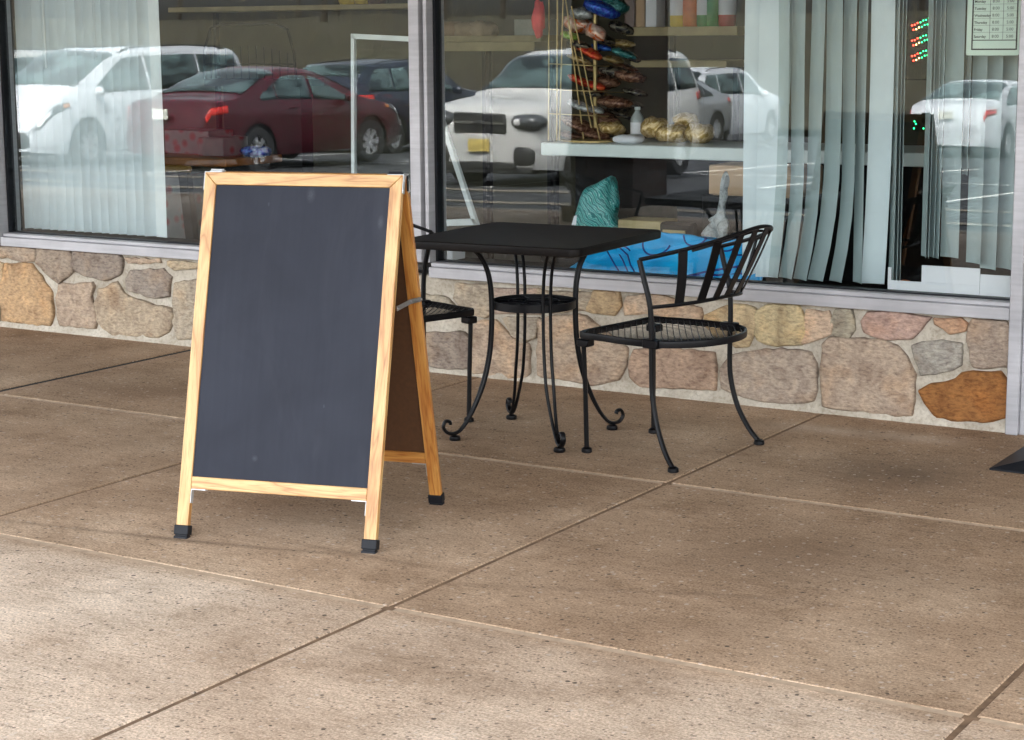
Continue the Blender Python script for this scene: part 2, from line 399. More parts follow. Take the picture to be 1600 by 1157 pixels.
def teal_bag():
    k = N('teal_print_bag'); w = k.new('ShaderNodeTexWave', wave_type='BANDS', bands_direction='DIAGONAL'); w.inputs['Scale'].default_value = 22; w.inputs['Distortion'].default_value = 9; w.inputs['Detail'].default_value = 3
    k.link(k.coord(), w.inputs[0]); col = k.ramp(w.outputs[0], [(.25, (.01, .17, .18)), (.45, (.05, .42, .42)), (.6, (.5, .72, .74)), (.8, (.02, .3, .28))])
    k.set(Base_Color=col, Roughness=.35); k.bump(k.noise(k.coord(), 25, 4), .6, .01); return k.m
def foil(name, c1, c2, sc=18):
    k = N(name); n = k.noise(k.coord(), sc, 3, .5, 1.5); h = k.noise(k.coord(), 35, 3, .6, 1)
    k.set(Base_Color=k.ramp(n, [(.42, c1), (.5, c2), (.62, c1)]), Roughness=.22, Metallic=.35); k.bump(h, .8, .008); return k.m
def print_box():
    k = N('red_print_card'); vo = k.new('ShaderNodeTexVoronoi'); vo.inputs['Scale'].default_value = 14; k.link(k.coord(), vo.inputs[0])
    k.set(Base_Color=k.ramp(vo.outputs['Distance'], [(.0, (.25, .02, .02)), (.22, (.25, .05, .05)), (.42, (.22, .20, .20)), (1, (.16, .15, .16))]), Roughness=.6); return k.m
mConc = concrete(); mWx = wood('oak_across', 'x'); mWz = wood('oak_upright', 'z'); mWzr = wood('oak_upright_shaded', 'z', (.86, .66, .42)); mWxr = wood('oak_across_shaded', 'x', (.86, .66, .42))  # rear oak tinted darker and more orange: shade and bounce light painted in
mSlate = slate(); mStone = stone_mat(); mMort = mortar_mat(); mAlu = alu_mat(); mGlass = glass_mat(); mBrick = brick_mat(); mAsph = asphalt(); mBank = bank_mat()
mBlack = plain('black_powder_coat', (.003, .003, .004), .4, 0, .3, 120, .15, spec=.22)
mTop = plain('worn_black_table_paint', (.006, .0042, .0033), .5, 0, .5, 9, .05, spec=.16)
mRub = plain('black_rubber', (.008, .009, .012), .5, 0, .2, 60, spec=.25)
mSteel = plain('zinc_bracket', (.58, .59, .58), .4, .5, .05, 60)
mHard = plain('brown_hardboard', (.075, .030, .010), .55, 0, .15, 80)
mJd = plain('dark_joint_filler', (.012, .010, .009), .95)
mJb = plain('brown_joint_dirt', (.185, .115, .065), .95, 0, .35, 25, .4)
mJl = plain('lit_joint_mortar', (.47, .355, .245), .95, 0, .2, 25, .4)  # light caught by the groove edges painted as pale mortar
mCurb = plain('kerb_concrete', (.40, .35, .28), .9, 0, .2, 12, .4)
mPaint = plain('road_paint', (.62, .61, .57), .8, 0, .12, 20)
mCeil = plain('soffit_paint', (.42, .40, .37), .8)
mShopW = plain('shop_wall_paint', (.062, .055, .034), .8, 0, .25, 2.0)
mShopF = plain('shop_floor_tile', (.04, .037, .033), .45, 0, .2, 4)
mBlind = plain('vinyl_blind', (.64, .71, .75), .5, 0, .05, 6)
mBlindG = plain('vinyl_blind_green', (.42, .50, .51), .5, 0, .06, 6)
mWhite = plain('white_laminate', (.70, .76, .76), .4, 0, .04, 8)
mPaper = plain('white_paper', (.78, .77, .82), .7, 0, .04, 8)
mWhiteP = plain('white_painted_frame', (.72, .76, .78), .45, 0, .06, 12)
mCard = plain('cardboard', (.50, .33, .20), .8, 0, .06, 10)
mTan = plain('tan_shelf_wood', (.36, .28, .14), .6, 0, .2, 8)
mDark = plain('dark_furniture', (.008, .0075, .008), .7, spec=.2)
mGold = plain('brass_wire', (.42, .30, .13), .35, .7)
mRed = plain('red_cloth', (.6, .02, .03), .5, 0, .3, 12)
mOrW = plain('orange_wood', (.40, .14, .03), .45, 0, .3, 6)
mAbs = plain('sign_white', (.62, .74, .66), .5, 0, .02); mInk = plain('sign_black', (.015, .015, .015), .5)
mNavy = plain('navy_print', (.01, .03, .22), .5)
def smooth_path(P_, n=6):
    P_ = [V(p) for p in P_]; out = []
    for i in range(len(P_)-1):
        p0, p1, p2, p3 = P_[max(i-1, 0)], P_[i], P_[i+1], P_[min(i+2, len(P_)-1)]
        for k in range(n):
            t = k/n
            out.append(.5*((2*p1)+(p2-p0)*t+(2*p0-5*p1+4*p2-p3)*t*t+(3*p1-p0-3*p2+p3)*t**3))
    out.append(P_[-1]); return out
# ================================================================ SETTING
XJ = [-13.5, -11.9, -10.3, -8.75, -7.25, -5.752, -4.214, -2.664, -1.162, .4, 1.95, 3.5]
YJ = [0.0, -1.313, -2.85, -4.43, -6.55]
sw = MB()
for i in range(len(XJ)-1):
    for j in range(len(YJ)-1):
        gx0 = .015 if abs(XJ[i]+5.752) < .01 else .0048; gx1 = .015 if abs(XJ[i+1]+5.752) < .01 else .0048
        gy = .010
        x0 = XJ[i]+gx0; x1 = XJ[i+1]-gx1; y1 = YJ[j]-(gy if j else -.05); y0 = YJ[j+1]+(gy if j < len(YJ)-2 else 0)
        sw.box((x0, y0, -.16), (x1, y1, 0), 0, .006)
for x in XJ[1:-1]:
    d = abs(x+5.752) < .01
    sw.box((x-.018, -6.54, -.15), (x+.018, .04, -.003 if d else -.003), 1 if d else 2)
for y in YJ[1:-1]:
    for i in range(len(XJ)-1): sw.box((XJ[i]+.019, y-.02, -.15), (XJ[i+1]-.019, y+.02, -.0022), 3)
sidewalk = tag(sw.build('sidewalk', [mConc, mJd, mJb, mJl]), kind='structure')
kb = MB(); kb.box((-14, -6.72, -.4), (3.5, -6.555, -.004), 0, .02)
tag(kb.build('kerb', mCurb), kind='structure')
def lotz(y):  # y real (negative, away from the shop)
    return -.2-.033*(-y-6.7) if y > -38 else -1.25
lot = MB()
lot.grid(lambda u, v: V((-75+150*u, -6.7-33.3*v, lotz(-6.7-33.3*v))), 10, 12)
tag(lot.build('parking_lot', mAsph), kind='structure')
gd = MB(); gd.grid(lambda u, v: V((-400+800*u, -400+800*v, -1.6)), 4, 4); tag(gd.build('ground', mBank), kind='structure')
strip = MB()
def lotstrip(x0, x1, y0, y1, dz=.004, n=1):
    strip.add([(x0, y0, lotz(y0)+dz), (x1, y0, lotz(y0)+dz), (x1, y1, lotz(y1)+dz), (x0, y1, lotz(y1)+dz)], [[0, 1, 2, 3]])
for k in range(18):
    x = -40+2.75*k+.15
    lotstrip(x, x+.1, -12.6, -17.8); lotstrip(x, x+.1, -18.0, -23.2); lotstrip(x, x+.1, -30, -35)
lotstrip(-42, 6, -17.85, -17.95)
tag(strip.build('parking_lines', mPaint), kind='structure')
st2 = MB(); st2.add([(-42, -12.15, lotz(-12.15)+.008), (8, -12.15, lotz(-12.15)+.008), (8, -11.85, lotz(-11.85)+.008), (-42, -11.85, lotz(-11.85)+.008)], [[0, 1, 2, 3]])
st2.add([(-42, -10.2, lotz(-10.2)+.008), (8, -10.2, lotz(-10.2)+.008), (8, -9.9, lotz(-9.9)+.008), (-42, -9.9, lotz(-9.9)+.008)], [[0, 1, 2, 3]])
tag(st2.build('concrete_gutter', plain('gutter_concrete', (.17, .145, .11), .9, 0, .3, 3)), kind='structure')
def bank(u, v):
    x = -110+170*u; d = v; y = -39.5-40*d
    z = -1.05+3.3*(1-math.cos(math.pi*min(1, d*1.6)))/2+.5*NZ.noise(V((x*.09, y*.09, 0)))*min(1, d*4)
    return V((x, y, z))
bk = MB(); bk.grid(bank, 60, 20); tag(bk.build('grass_bank', mBank, smooth='all'), kind='structure')
# ---------------------------------------------------------------- stone wall under the windows
XL, XR, ZS = -12.0, -1.955, .412
wall = MB(); wall.col = []
def mfn(u, v):
    x = XL+(XR-XL)*u; z = ZS*v
    foot = .02*max(0, 1-z/.04)
    return V((x, -.004-foot-.006*NZ.noise(V((x*14, 0, z*14))), z))
wall.grid(mfn, 700, 22, 0); wall.col += [(.6, .55, .45)]*len(wall.v)
n0 = len(wall.v); wall.box((XL, .0, 0), (XR, .12, ZS-.001), 0); wall.col += [(.6, .55, .45)]*(len(wall.v)-n0)
MAUVE, TAN, PINK, GREY, YEL, RUST, RED = (.36, .29, .24), (.48, .39, .29), (.45, .35, .28), (.39, .345, .29), (.52, .43, .28), (.30, .135, .05), (.42, .30, .235)
def crop(x0, y0, pts): return [(x0+a/3.99, y0+b/3.99) for a, b in pts]
ST = []
A = lambda pts, c: ST.append(([at(x, y, -.01) for x, y in pts], c))
L_ = lambda p, c: A(crop(0, 340, p), c)
L_([(40, 300), (200, 300), (260, 380), (315, 470), (325, 600), (310, 665), (180, 655), (20, 640), (10, 450)], (.46, .31, .19))
L_([(240, 195), (430, 205), (455, 330), (365, 400), (330, 370), (240, 290)], MAUVE)
L_([(-80, 180), (180, 190), (225, 210), (215, 270), (130, 268), (60, 245), (-60, 255)], MAUVE)
L_([(-90, 290), (-20, 285), (20, 300), (-5, 440), (0, 630), (-90, 620)], TAN)
L_([(470, 212), (740, 235), (760, 265), (750, 350), (650, 385), (560, 360), (480, 335), (462, 300)], (.30, .25, .22))
L_([(370, 425), (570, 415), (585, 440), (565, 490), (600, 640), (590, 680), (380, 665), (366, 600)], PINK)
L_([(630, 455), (740, 412), (765, 450), (785, 495), (870, 525), (930, 545), (1065, 565), (1078, 620), (1040, 705), (980, 740), (720, 730), (650, 690), (617, 640), (610, 540)], (.44, .355, .275))
L_([(820, 335), (1010, 325), (1052, 380), (1050, 488), (960, 485), (805, 450), (800, 390)], (.34, .29, .26))
L_([(800, 255), (980, 258), (990, 280), (820, 288)], PINK)
L_([(1060, 270), (1240, 285), (1230, 315), (1110, 320), (1065, 300)], TAN)
L_([(1095, 415), (1260, 400), (1330, 560), (1300, 740), (1120, 745), (1088, 640)], (.40, .34, .28))
# stones behind the board, seen only from a step to the side
for pts, c in ([(1300, 290), (1520, 310), (1530, 420), (1420, 480), (1300, 400)], MAUVE), ([(1360, 520), (1540, 460), (1620, 560), (1600, 790), (1420, 780), (1340, 740)], PINK), ([(1570, 330), (1850, 350), (1880, 460), (1760, 540), (1600, 470)], TAN), ([(1670, 560), (1860, 540), (1990, 620), (1980, 830), (1700, 810), (1650, 740)], GREY), ([(1920, 380), (2200, 400), (2230, 520), (2050, 580), (1930, 520)], PINK), ([(2050, 640), (2260, 580), (2330, 700), (2310, 870), (2080, 850)], (.44, .36, .28)), ([(2270, 430), (2480, 440), (2520, 540), (2400, 600), (2290, 550)], GREY): L_(pts, c)
M_ = lambda p, c: A(crop(550, 430, p), c)
M_([(380, 370), (690, 362), (722, 400), (728, 568), (600, 572), (380, 545)], (.29, .24, .21))
M_([(420, 120), (590, 150), (630, 200), (590, 240), (480, 250), (420, 240)], GREY)
M_([(655, 65), (850, 72), (858, 238), (820, 255), (705, 205), (645, 140)], (.40, .34, .28))
M_([(775, 305), (905, 295), (950, 360), (1010, 410), (1090, 430), (1100, 600), (1078, 630), (870, 620), (770, 600), (760, 420)], PINK)
M_([(892, 85), (1180, 100), (1190, 180), (1160, 232), (900, 232)], (.42, .33, .29))
M_([(950, 270), (1150, 270), (1135, 380), (1070, 405), (1010, 365)], (.38, .33, .28))
R_ = lambda p, c: A(crop(850, 430, p), c)
R_([(-30, 290), (80, 262), (260, 272), (465, 425), (508, 455), (498, 560), (455, 650), (300, 672), (60, 640), (-30, 620)], PINK)
R_([(-20, 90), (60, 110), (300, 112), (280, 180), (265, 215), (60, 225), (-20, 200)], (.37, .31, .25))
R_([(325, 112), (460, 112), (465, 190), (430, 240), (275, 218), (295, 190)], (.46, .34, .22))
R_([(530, 135), (650, 132), (760, 150), (960, 205), (980, 250), (955, 285), (860, 285), (700, 236), (512, 246), (512, 180)], PINK)
R_([(570, 475), (700, 470), (900, 475), (1045, 490), (1060, 600), (1058, 715), (900, 700), (800, 685), (700, 690), (610, 690), (542, 640), (540, 590)], RED)
R_([(1020, 255), (1110, 222), (1180, 205), (1255, 200), (1328, 240), (1305, 330), (1265, 425), (1200, 436), (1080, 372), (1022, 310)], (.52, .41, .27))
R_([(1108, 640), (1112, 590), (1180, 505), (1380, 480), (1560, 478), (1640, 492), (1680, 560), (1690, 700), (1660, 770), (1520, 790), (1300, 760), (1115, 700)], (.38, .31, .265))
Q_ = lambda p, c: A(crop(1200, 450, p), c)
Q_([(0, 122), (180, 115), (218, 200), (232, 260), (195, 345), (60, 345), (-50, 325), (-85, 240), (-55, 150)], YEL)
Q_([(250, 155), (365, 165), (388, 230), (375, 285), (270, 315), (225, 335), (240, 270), (245, 200)], (.48, .36, .28))
Q_([(430, 155), (515, 145), (528, 250), (495, 292), (405, 285), (412, 220)], (.38, .34, .28))
Q_([(602, 205), (640, 165), (780, 165), (1000, 185), (960, 222), (930, 268), (880, 305), (720, 305), (622, 278), (602, 250)], (.40, .28, .25))
Q_([(1050, 195), (1190, 198), (1218, 222), (1205, 258), (1140, 262), (1065, 230)], (.46, .29, .20))
Q_([(1260, 250), (1290, 216), (1470, 222), (1498, 262), (1488, 475), (1380, 486), (1285, 478), (1277, 370), (1257, 330)], (.37, .295, .25))
Q_([(920, 365), (1030, 345), (1188, 355), (1192, 475), (1130, 495), (965, 540), (935, 440)], (.36, .335, .31))
Q_([(962, 642), (1040, 605), (1120, 600), (1220, 555), (1320, 533), (1440, 538), (1478, 600), (1496, 700), (1486, 795), (1380, 815), (1200, 815), (1052, 795), (1000, 720)], RUST)
Q_([(352, 365), (400, 315), (540, 333), (700, 343), (795, 372), (850, 440), (893, 540), (905, 640), (890, 785), (780, 785), (600, 748), (480, 748), (355, 725), (342, 560)], (.42, .33, .27))
# the run of wall further left of the picture
xx = -11.9
while xx < -7.6:
    w1 = rnd.uniform(.22, .42); zt = rnd.uniform(.17, .25)
    for z0, z1 in ((.035, zt), (zt+.03, .39)):
        p = [V((xx+w1*(.5+.5*math.cos(a)*rnd.uniform(.8, 1)), -.01, (z0+z1)/2+(z1-z0)/2*math.sin(a)*rnd.uniform(.85, 1))) for a in [k*math.pi/4+.4 for k in range(8)]]
        ST.append((p, rnd.choice((TAN, PINK, MAUVE, GREY))))
    xx += w1+.04
def chaikin(p):
    q = []
    for i in range(len(p)):
        a, b = p[i], p[(i+1) % len(p)]
        q += [a*.92+b*.08, a*.08+b*.92]
    return q
for poly, c in ST:
    if sum(p.x for p in poly)/len(poly) > XR-.02: continue
    pp = []
    c0 = sum(poly, V())/len(poly); poly = [c0+(p-c0)*1.0+(p-c0).normalized()*.016 for p in poly]
    for i in range(len(poly)):   # ragged outline
        a, b = poly[i], poly[(i+1) % len(poly)]; L = (b-a).length; n = max(1, int(L/.03))
        for k in range(n):
            q = a.lerp(b, k/n); q = q+V((rnd.uniform(-1, 1)*.0035+.006*NZ.noise(V((q.x*22, 3, q.z*22))), 0, rnd.uniform(-1, 1)*.0035+.006*NZ.noise(V((q.x*22, 9, q.z*22))))); pp.append(q)
    pp = chaikin(pp); cen = sum(pp, V())/len(pp); n = len(pp); vs = []; sd = rnd.uniform(0, 50)
    rings = [(1.0, .008), (.988, -.008), (.965, -.015), (.90, -.018), (.7, -.018), (.45, -.019), (.2, -.019)]
    for s_, dep in rings:
        for q in pp:
            r = cen+(q-cen)*s_; nn = NZ.noise(V((r.x*17, sd, r.z*17)))*.013+NZ.noise(V((r.x*50, sd, r.z*50)))*.006 if s_ < .99 else 0
            z = min(max(r.z, .004), ZS-.004)
            vs.append(V((r.x, -.004+dep+nn, z)))
    fs = []
    for k in range(len(rings)-1):
        for i in range(n): fs.append([k*n+i, k*n+(i+1) % n, (k+1)*n+(i+1) % n, (k+1)*n+i])
    vs.append(V((cen.x, -.019, cen.z))); l = (len(rings)-1)*n
    for i in range(n): fs.append([l+i, l+(i+1) % n, len(vs)-1])
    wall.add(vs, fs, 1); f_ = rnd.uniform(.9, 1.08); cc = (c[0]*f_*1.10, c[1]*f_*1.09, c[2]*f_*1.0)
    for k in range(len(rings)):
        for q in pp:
            g_ = 1 if k > 2 else (.6, .6, .85)[k]+.5*max(0, NZ.noise(V((q.x*6, 4, q.z*6)))+.1)  # edge rings darkened: crevice shade painted in with the joint dirt
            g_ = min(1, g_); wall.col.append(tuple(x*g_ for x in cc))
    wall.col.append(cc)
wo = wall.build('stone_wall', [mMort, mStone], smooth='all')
tag(wo, 'low fieldstone wall with pale mortar under the shop windows', 'wall')
# ---------------------------------------------------------------- window frames and glass
XM0, XM1 = -4.527, -4.445
def frame_box(mb, a, b, bev=.002): mb.box(a, b, 0, bev)
def display_window(name, x0, x1, label, lx=None):
    o = empty(name, ((x0+x1)/2, 0, ZS), label=label, cat='window')
    s = MB(); s.box((x0, -.045, ZS), (x1, .10, ZS+.044), 0, .002); s.box((x0, -.028, ZS+.0445), (x1, .10, ZS+.062), 0, .003)
    wp(s.build('sill', mAlu, smooth=True), o)
    h = MB(); h.box((x0, -.04, 2.5), (x1, .1, 2.56), 0, .002); wp(h.build('head_rail', mAlu), o)
    gk = MB()
    for a in (x0, x1-.012): gk.box((a, .012, ZS+.0625), (a+.012, .06, 2.4995))
    gk.box((x0+.0125, .015, ZS+.0625), (x1-.0125, .06, ZS+.068)); wp(gk.build('gasket', mRub), o)
    g = MB(); g.box((x0+.0125, .03, ZS+.0685), (x1-.0125, .036, 2.4995)); wp(g.build('glass_pane', mGlass), o)
    return o
XLm = at(2, 200, 0).x
wl = display_window('display_window', XLm+.002, XM0-.0005, 'large shop window behind the chalkboard with a closed vertical blind at its left')
wr = display_window('display_window', XM1+.0005, -1.955, 'large shop window behind the table with snack rack and opening hours sign')
def mullion(x0, x1, z0, parent, name='mullion', z1=2.4995):
    m = MB(); w = x1-x0
    m.box((x0, -.05, z0), (x0+w*.62, .10, z1), 0, .002)
    m.box((x0+w*.62+.0005, -.018, z0), (x0+w*.78, .10, z1), 0, .001)
    m.box((x0+w*.78+.0005, -.036, z0), (x1, .10, z1), 0, .0015)
    return wp(m.build(name, mAlu), parent)
mullion(XM0, XM1, ZS+.0625, wr); 
m = MB(); m.box((XLm-.07, -.05, ZS+.001), (XLm, .10, 2.4995), 0, .002); wp(m.build('mullion', mAlu), wl)
more = MB()
w0 = display_window('display_window', -12.0, XLm-.0705, 'shop window beyond the left edge of the view')
# door frame right of the windows, standing on the pavement
df = empty('door_frame', (-1.4, 0, 0), label='aluminium shop door frame rising from the pavement at the right edge', cat='door frame')
m = MB(); m.box((-1.9545, -.05, .0), (-1.91, .12, 2.56), 0, .003); m.box((-1.9095, -.03, 0), (-1.89, .12, 2.56), 0, .002); m.box((-.95, -.05, 0), (-.87, .12, 2.56), 0, .003); m.box((-1.8895, -.05, 2.45), (-.9505, .12, 2.56), 0, .002); wp(m.build('jamb', mAlu), df)
m = MB()
for a in ((-1.885, -.02, .01), (-1.03, -.02, .01)): m.box(a, (a[0]+.07, .03, 2.44), 0, .003)
m.box((-1.8145, -.018, .01), (-1.0305, .028, .2), 0, .003); m.box((-1.8145, -.018, 2.34), (-1.0305, .028, 2.44), 0, .003); wp(m.build('door_leaf', mAlu), df)
m = MB(); m.box((-1.814, .0, .2005), (-1.031, .006, 2.3395)); wp(m.build('glass_pane', mGlass), df)
# building above, roof overhang
bd = empty('shop_building', (-4, .2, 2.6), label='shop front with a deep roof overhang above the windows', cat='building')
m = MB(); m.box((-14, -.06, 2.5605), (6, .3, 3.999)); m.box((-14, -.02, 0), (-12.001, .3, 2.56)); m.box((-.869, -.02, 0), (6, .3, 2.56)); wp(m.build('upper_wall', mCeil), bd)
m = MB(); m.box((-14, -5.7, 3.1), (6, -.061, 3.2)); wp(m.build('soffit', mCeil), bd)
m = MB(); m.box((-14, -5.9, 3.0), (6, -5.701, 3.999), 0, .01); m.box((-14.2, -5.95, 4.0), (6.2, .5, 4.1)); wp(m.build('fascia', mTan), bd)
bc = empty('brick_column', (-6.95, -6.2, 0), label='dark square brick column at the kerb, seen mirrored in the right window', cat='column')
m = MB(); m.box((-.27, -.27, 0), (.27, .27, 3.0), 0, .004); m.build('brick_shaft', mBrick, bc)
m = MB(); m.box((-.33, -.33, 0), (.33, .33, .12), 0, .01); m.build('plinth', mCurb, bc)
m = MB(); m.box((-.3, -.3, 3.001), (.3, .29, 3.5), 0, .01); m.build('capital', mCeil, bc)
# ---------------------------------------------------------------- inside the shop
def st(name, a, b, m_): mb = MB(); mb.box(a, b); return tag(mb.build(name, m_), kind='structure')
st('shop_floor', (-14, .13, -.1), (6, 8, -.001), mShopF); st('shop_ceiling', (-14, .301, 2.9), (6, 8, 3.0), mCeil)
st('shop_back_wall', (-14, 4.3, 0), (6, 4.5, 2.9), mShopW); st('shop_side_wall', (-10.2, .301, 0), (-10, 4.3, 2.9), mShopW); st('shop_side_wall', (2, .301, 0), (2.2, 4.3, 2.9), mShopW)
lg = MB(); lg.box((-11.9, .121, 0), (-1.99, .34, .455)); tag(lg.build('window_ledge', mDark), 'dark inner ledge running along the bottom of the shop windows', 'ledge')
# --- blinds
def slat(mb, x, y, z0, z1, w, ang, curve=.006, bend=0.0, bendz=.45):
    d = V((math.cos(ang), math.sin(ang), 0)); n = V((-d.y, d.x, 0))
    def fn(u, v):
        z = z0+(z1-z0)*v; q = max(0, 1-(z-z0)/bendz); s_ = (u-.5)
        return V((x+.004*math.sin(z*4+x*31)*(1 if bend else .3), y, 0))+d*(w*s_)+n*(curve*(1-4*s_*s_))+V((-bend*q*q, 0, z))
    mb.sheet(fn, 5, 14, .0012)
b1 = empty('vertical_blind', (-6.6, .2, 2.3), label='closed pale vertical blind behind the left end of the left window', cat='blind')
xb0, xb1 = at(37, 200, .2).x, at(240, 200, .2).x; nb = 15
for i in range(nb):
    s_ = MB(); slat(s_, xb0+(xb1-xb0)*(i+.5)/nb, .2+(.004 if i % 2 else 0), .475, 2.3, .082, R(24+rnd.uniform(-4, 4)), .015)
    wp(s_.build('slat', mBlind, smooth=True), b1)
s_ = MB(); slat(s_, at(249, 200, .2).x, .19, .475, 2.3, .08, R(-10), .002); wp(s_.build('slat', mWhiteP, smooth=True), b1)
s_ = MB(); x = at(70, 50, .15).x; s_.tube([(x, .15, 1.28), (x-.01, .15, 2.25)], .006); wp(s_.build('wand', mWhiteP), b1)
s_ = MB(); x = at(148, 40, .15).x
for k in range(60): s_.ell((x, .15, 1.32+k*.014), (.0045, .0045, .0045), 6)
wp(s_.build('bead_chain', mWhiteP), b1)
s_ = MB(); s_.box((xb0-.1, .16, 2.3), (xb1+.2, .24, 2.34)); wp(s_.build('headrail', mWhiteP), b1)
b2 = empty('vertical_blind', (-2.5, .2, 2.3), label='open grey green vertical blind with curled slats behind the right window', cat='blind')
SL = [(1178, 36, 0, .475, 0, 1), (1218, 30, .01, 1.15, 0, 0), (1200, 24, 0, .475, 0, 1), (1222, 19, .03, .475, 30, 0), (1247, 21, .05, .475, 45, 0), (1274, 21, .06, .475, 60, 0), (1299, 25, .06, .475, 60, 0), (1324, 20, .05, .475, 60, 0), (1344, 14, .0, .475, 15, 0), (1373, 38, .01, .472, 0, 1), (1396, 7, .0, .475, 0, 0), (1402, 7, .0, .475, 0, 0), (1407, 7, .0, .475, 0, 0),
      (1447, 7, .0, .59, 0, 0), (1453, 7, .0, .59, 0, 0), (1459, 7, 0, .59, 0, 0), (1463, 18, 0, .59, 0, 0), (1487, 28, 0, .59, 0, 0), (1508, 8, .0, .9, 0, 0), (1526, 22, .0, .575, 0, 0), (1549, 24, .0, .56, 0, 0), (1573, 22, .0, .56, 0, 0)]
for (px, w, bend, z0, a, bright) in SL:
    p0 = at(px, 250, .19); s_ = MB(); full = 38.0
    fr_ = min(.99, w/full); psi = math.atan2(-(p0.x-O.x), .19-O.y); ang = psi-math.acos(fr_)
    if bright: ang = psi-R(12)
    slat(s_, p0.x, .19+rnd.uniform(-.01, .01), z0+rnd.uniform(0, .006), 2.3, .089, ang, .008, bend*.9)
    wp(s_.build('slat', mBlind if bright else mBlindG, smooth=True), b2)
s_ = MB(); s_.box((-3.3, .16, 2.301), (-1.99, .24, 2.34)); wp(s_.build('headrail', mWhiteP), b2)
# --- counter and shelves
c0 = at(845, 233, .75); c1 = at(1560, 262, .75)
cn = empty('counter', (c0.x, .9, 0), label='white topped counter running behind the right window', cat='counter')
m = MB(); m.box((c0.x, .75, c0.z-.028), (-1.6, 1.25, c0.z+.028), 0, .004); wp(m.build('counter_top', mWhite), cn)
m = MB(); m.box((at(865, 270, .8).x, 1.0, 0), (-1.65, 1.2, c0.z-.0285)); wp(m.build('cabinet', mDark), cn)
CT = c0.z+.028
def shelf(label, px0, px1, py, Y, th=.035, dep=.35, m_=mTan):
    a = at(px0, py, Y); b = at(px1, py, Y); z = (a.z+b.z)/2; o = empty('wall_shelf', ((a.x+b.x)/2, Y, z), label=label, cat='shelf')
    m = MB(); m.box((a.x, Y, z-th), (b.x, Y+dep, z), 0, .003); wp(m.build('board', m_), o)
    for x in (a.x+.1, b.x-.1):
        m = MB(); m.box((x-.012, Y+dep-.03, 0), (x+.012, Y+dep, z-th-.0005)); wp(m.build('upright', mDark), o)
    return a.x, b.x, z
s1 = shelf('olive shelf holding bread bags at the left of the right window', 686, 845, 56, 2.6)
s2 = shelf('yellowish lower shelf edge below the bread bags', 690, 835, 66, 2.3, .05)
s3 = shelf('tan shelf holding coloured drink bottles high in the right window', 978, 1152, 42, 2.0, .045)
s4 = shelf('long high shelf across the top of the left window', 262, 640, 9, 2.4, .03)
s5 = shelf('yellow edged shelf just below the tan bottle shelf', 985, 1135, 95, 2.05, .035)
def on(px, py, Y): return at(px, py, Y)
def bottle(px, Y, z, h, r, cols, label, grp=None):
    x = at(px, 100, Y).x; o = empty('bottle', (x, Y+.1, z), label=label, cat='bottle', group=grp)
    m = MB(); m.lathe([(r*.9, 0), (r, .01), (r, h*.62), (r*.85, h*.72), (r*.38, h*.86), (r*.36, h*.92)], 16); m.build('body', cols[0], o, smooth=True)
    m = MB(); m.lathe([(r*.42, h*.92), (r*.42, h), (0.001, h)], 12); m.build('cap', cols[1], o, smooth=True)
    m = MB(); m.lathe([(r*1.01, h*.22), (r*1.01, h*.55)], 16); m.build('label_band', cols[2], o, smooth=True)
mYel = plain('yellow_plastic', (.62, .42, .03), .35); mGrn = plain('green_plastic', (.03, .22, .05), .35); mOrg = plain('orange_plastic', (.6, .14, .02), .35); mRedP = plain('red_plastic', (.45, .03, .03), .35); mClr = plain('clear_plastic', (.35, .38, .38), .2); mMar = plain('brown_jar', (.09, .03, .02), .3)
for i, (px, mm, cn_) in enumerate([(1046, mYel, 'yellow'), (1066, mOrg, 'orange'), (1088, mGrn, 'green'), (1102, mGrn, 'green'), (1122, mRedP, 'red')]):
    bottle(px, 2.05, s3[2], .26, .045, (mm, mWhite, mm if i % 2 else mPaper), {0: 'yellow drink bottle at the left end of the tan shelf', 1: 'orange drink bottle between the yellow and the green ones', 2: 'green drink bottle next to the orange one', 3: 'green drink bottle next to the red one', 4: 'red drink bottle at the right end of the tan shelf'}[i], 'drink bottles on the tan shelf')
for i, px in enumerate((985, 1000, 1016)):
    x = at(px, 20, 2.1).x; o = MB(); o.box((x-.035, 2.1, s3[2]), (x+.035, 2.2, s3[2]+.17), 0, .002)
    tag(o.build('cracker_box', [mMar, mCard, mPaper][i]), ['brown cracker box left of two paler boxes', 'cardboard coloured box between the brown and the white box', 'white cracker box next to the yellow bottle'][i], 'box', 'cracker boxes on the tan shelf')
bottle(980, .95, CT, .155, .032, (mClr, mWhite, mPaper), 'small clear bottle with white cap standing on the counter')
def blob(px, py, Y, r, m_, name, label, cat, z=None, e=.8, rz=0, grp=None, ns=.3, n=20):
    p = at(px, py, Y); z = p.z if z is None else z+r[2]
    mb = MB(); mb.ell((0, 0, 0), r, n, 0, None, e)
    for v in mb.v: v += v.normalized()*NZ.noise(v*(1.2/min(r))+V((px, py, 0)))*min(r)*ns
    o = mb.build(name, m_, smooth='all'); o.location = (p.x, Y, z); o.rotation_euler = (0, 0, rz); return tag(o, label, cat, grp)
mFGold = foil('gold_foil', (.42, .27, .08), (.75, .55, .3)); mFBrn = foil('brown_foil', (.10, .035, .02), (.3, .16, .1)); mFRed = foil('red_foil', (.5, .02, .015), (.75, .12, .03)); mFBlu = foil('blue_foil', (.01, .03, .35), (.03, .15, .5)); mFOr = foil('orange_foil', (.65, .12, .015), (.8, .6, .5), 9); mFGr = foil('green_foil', (.25, .5, .03), (.5, .75, .2)); mFBk = foil('black_foil', (.02, .02, .025), (.2, .17, .12)); mFSil = foil('silver_foil', (.3, .32, .34), (.6, .6, .6)); mFTeal = foil('teal_foil', (.01, .12, .12), (.1, .3, .3))
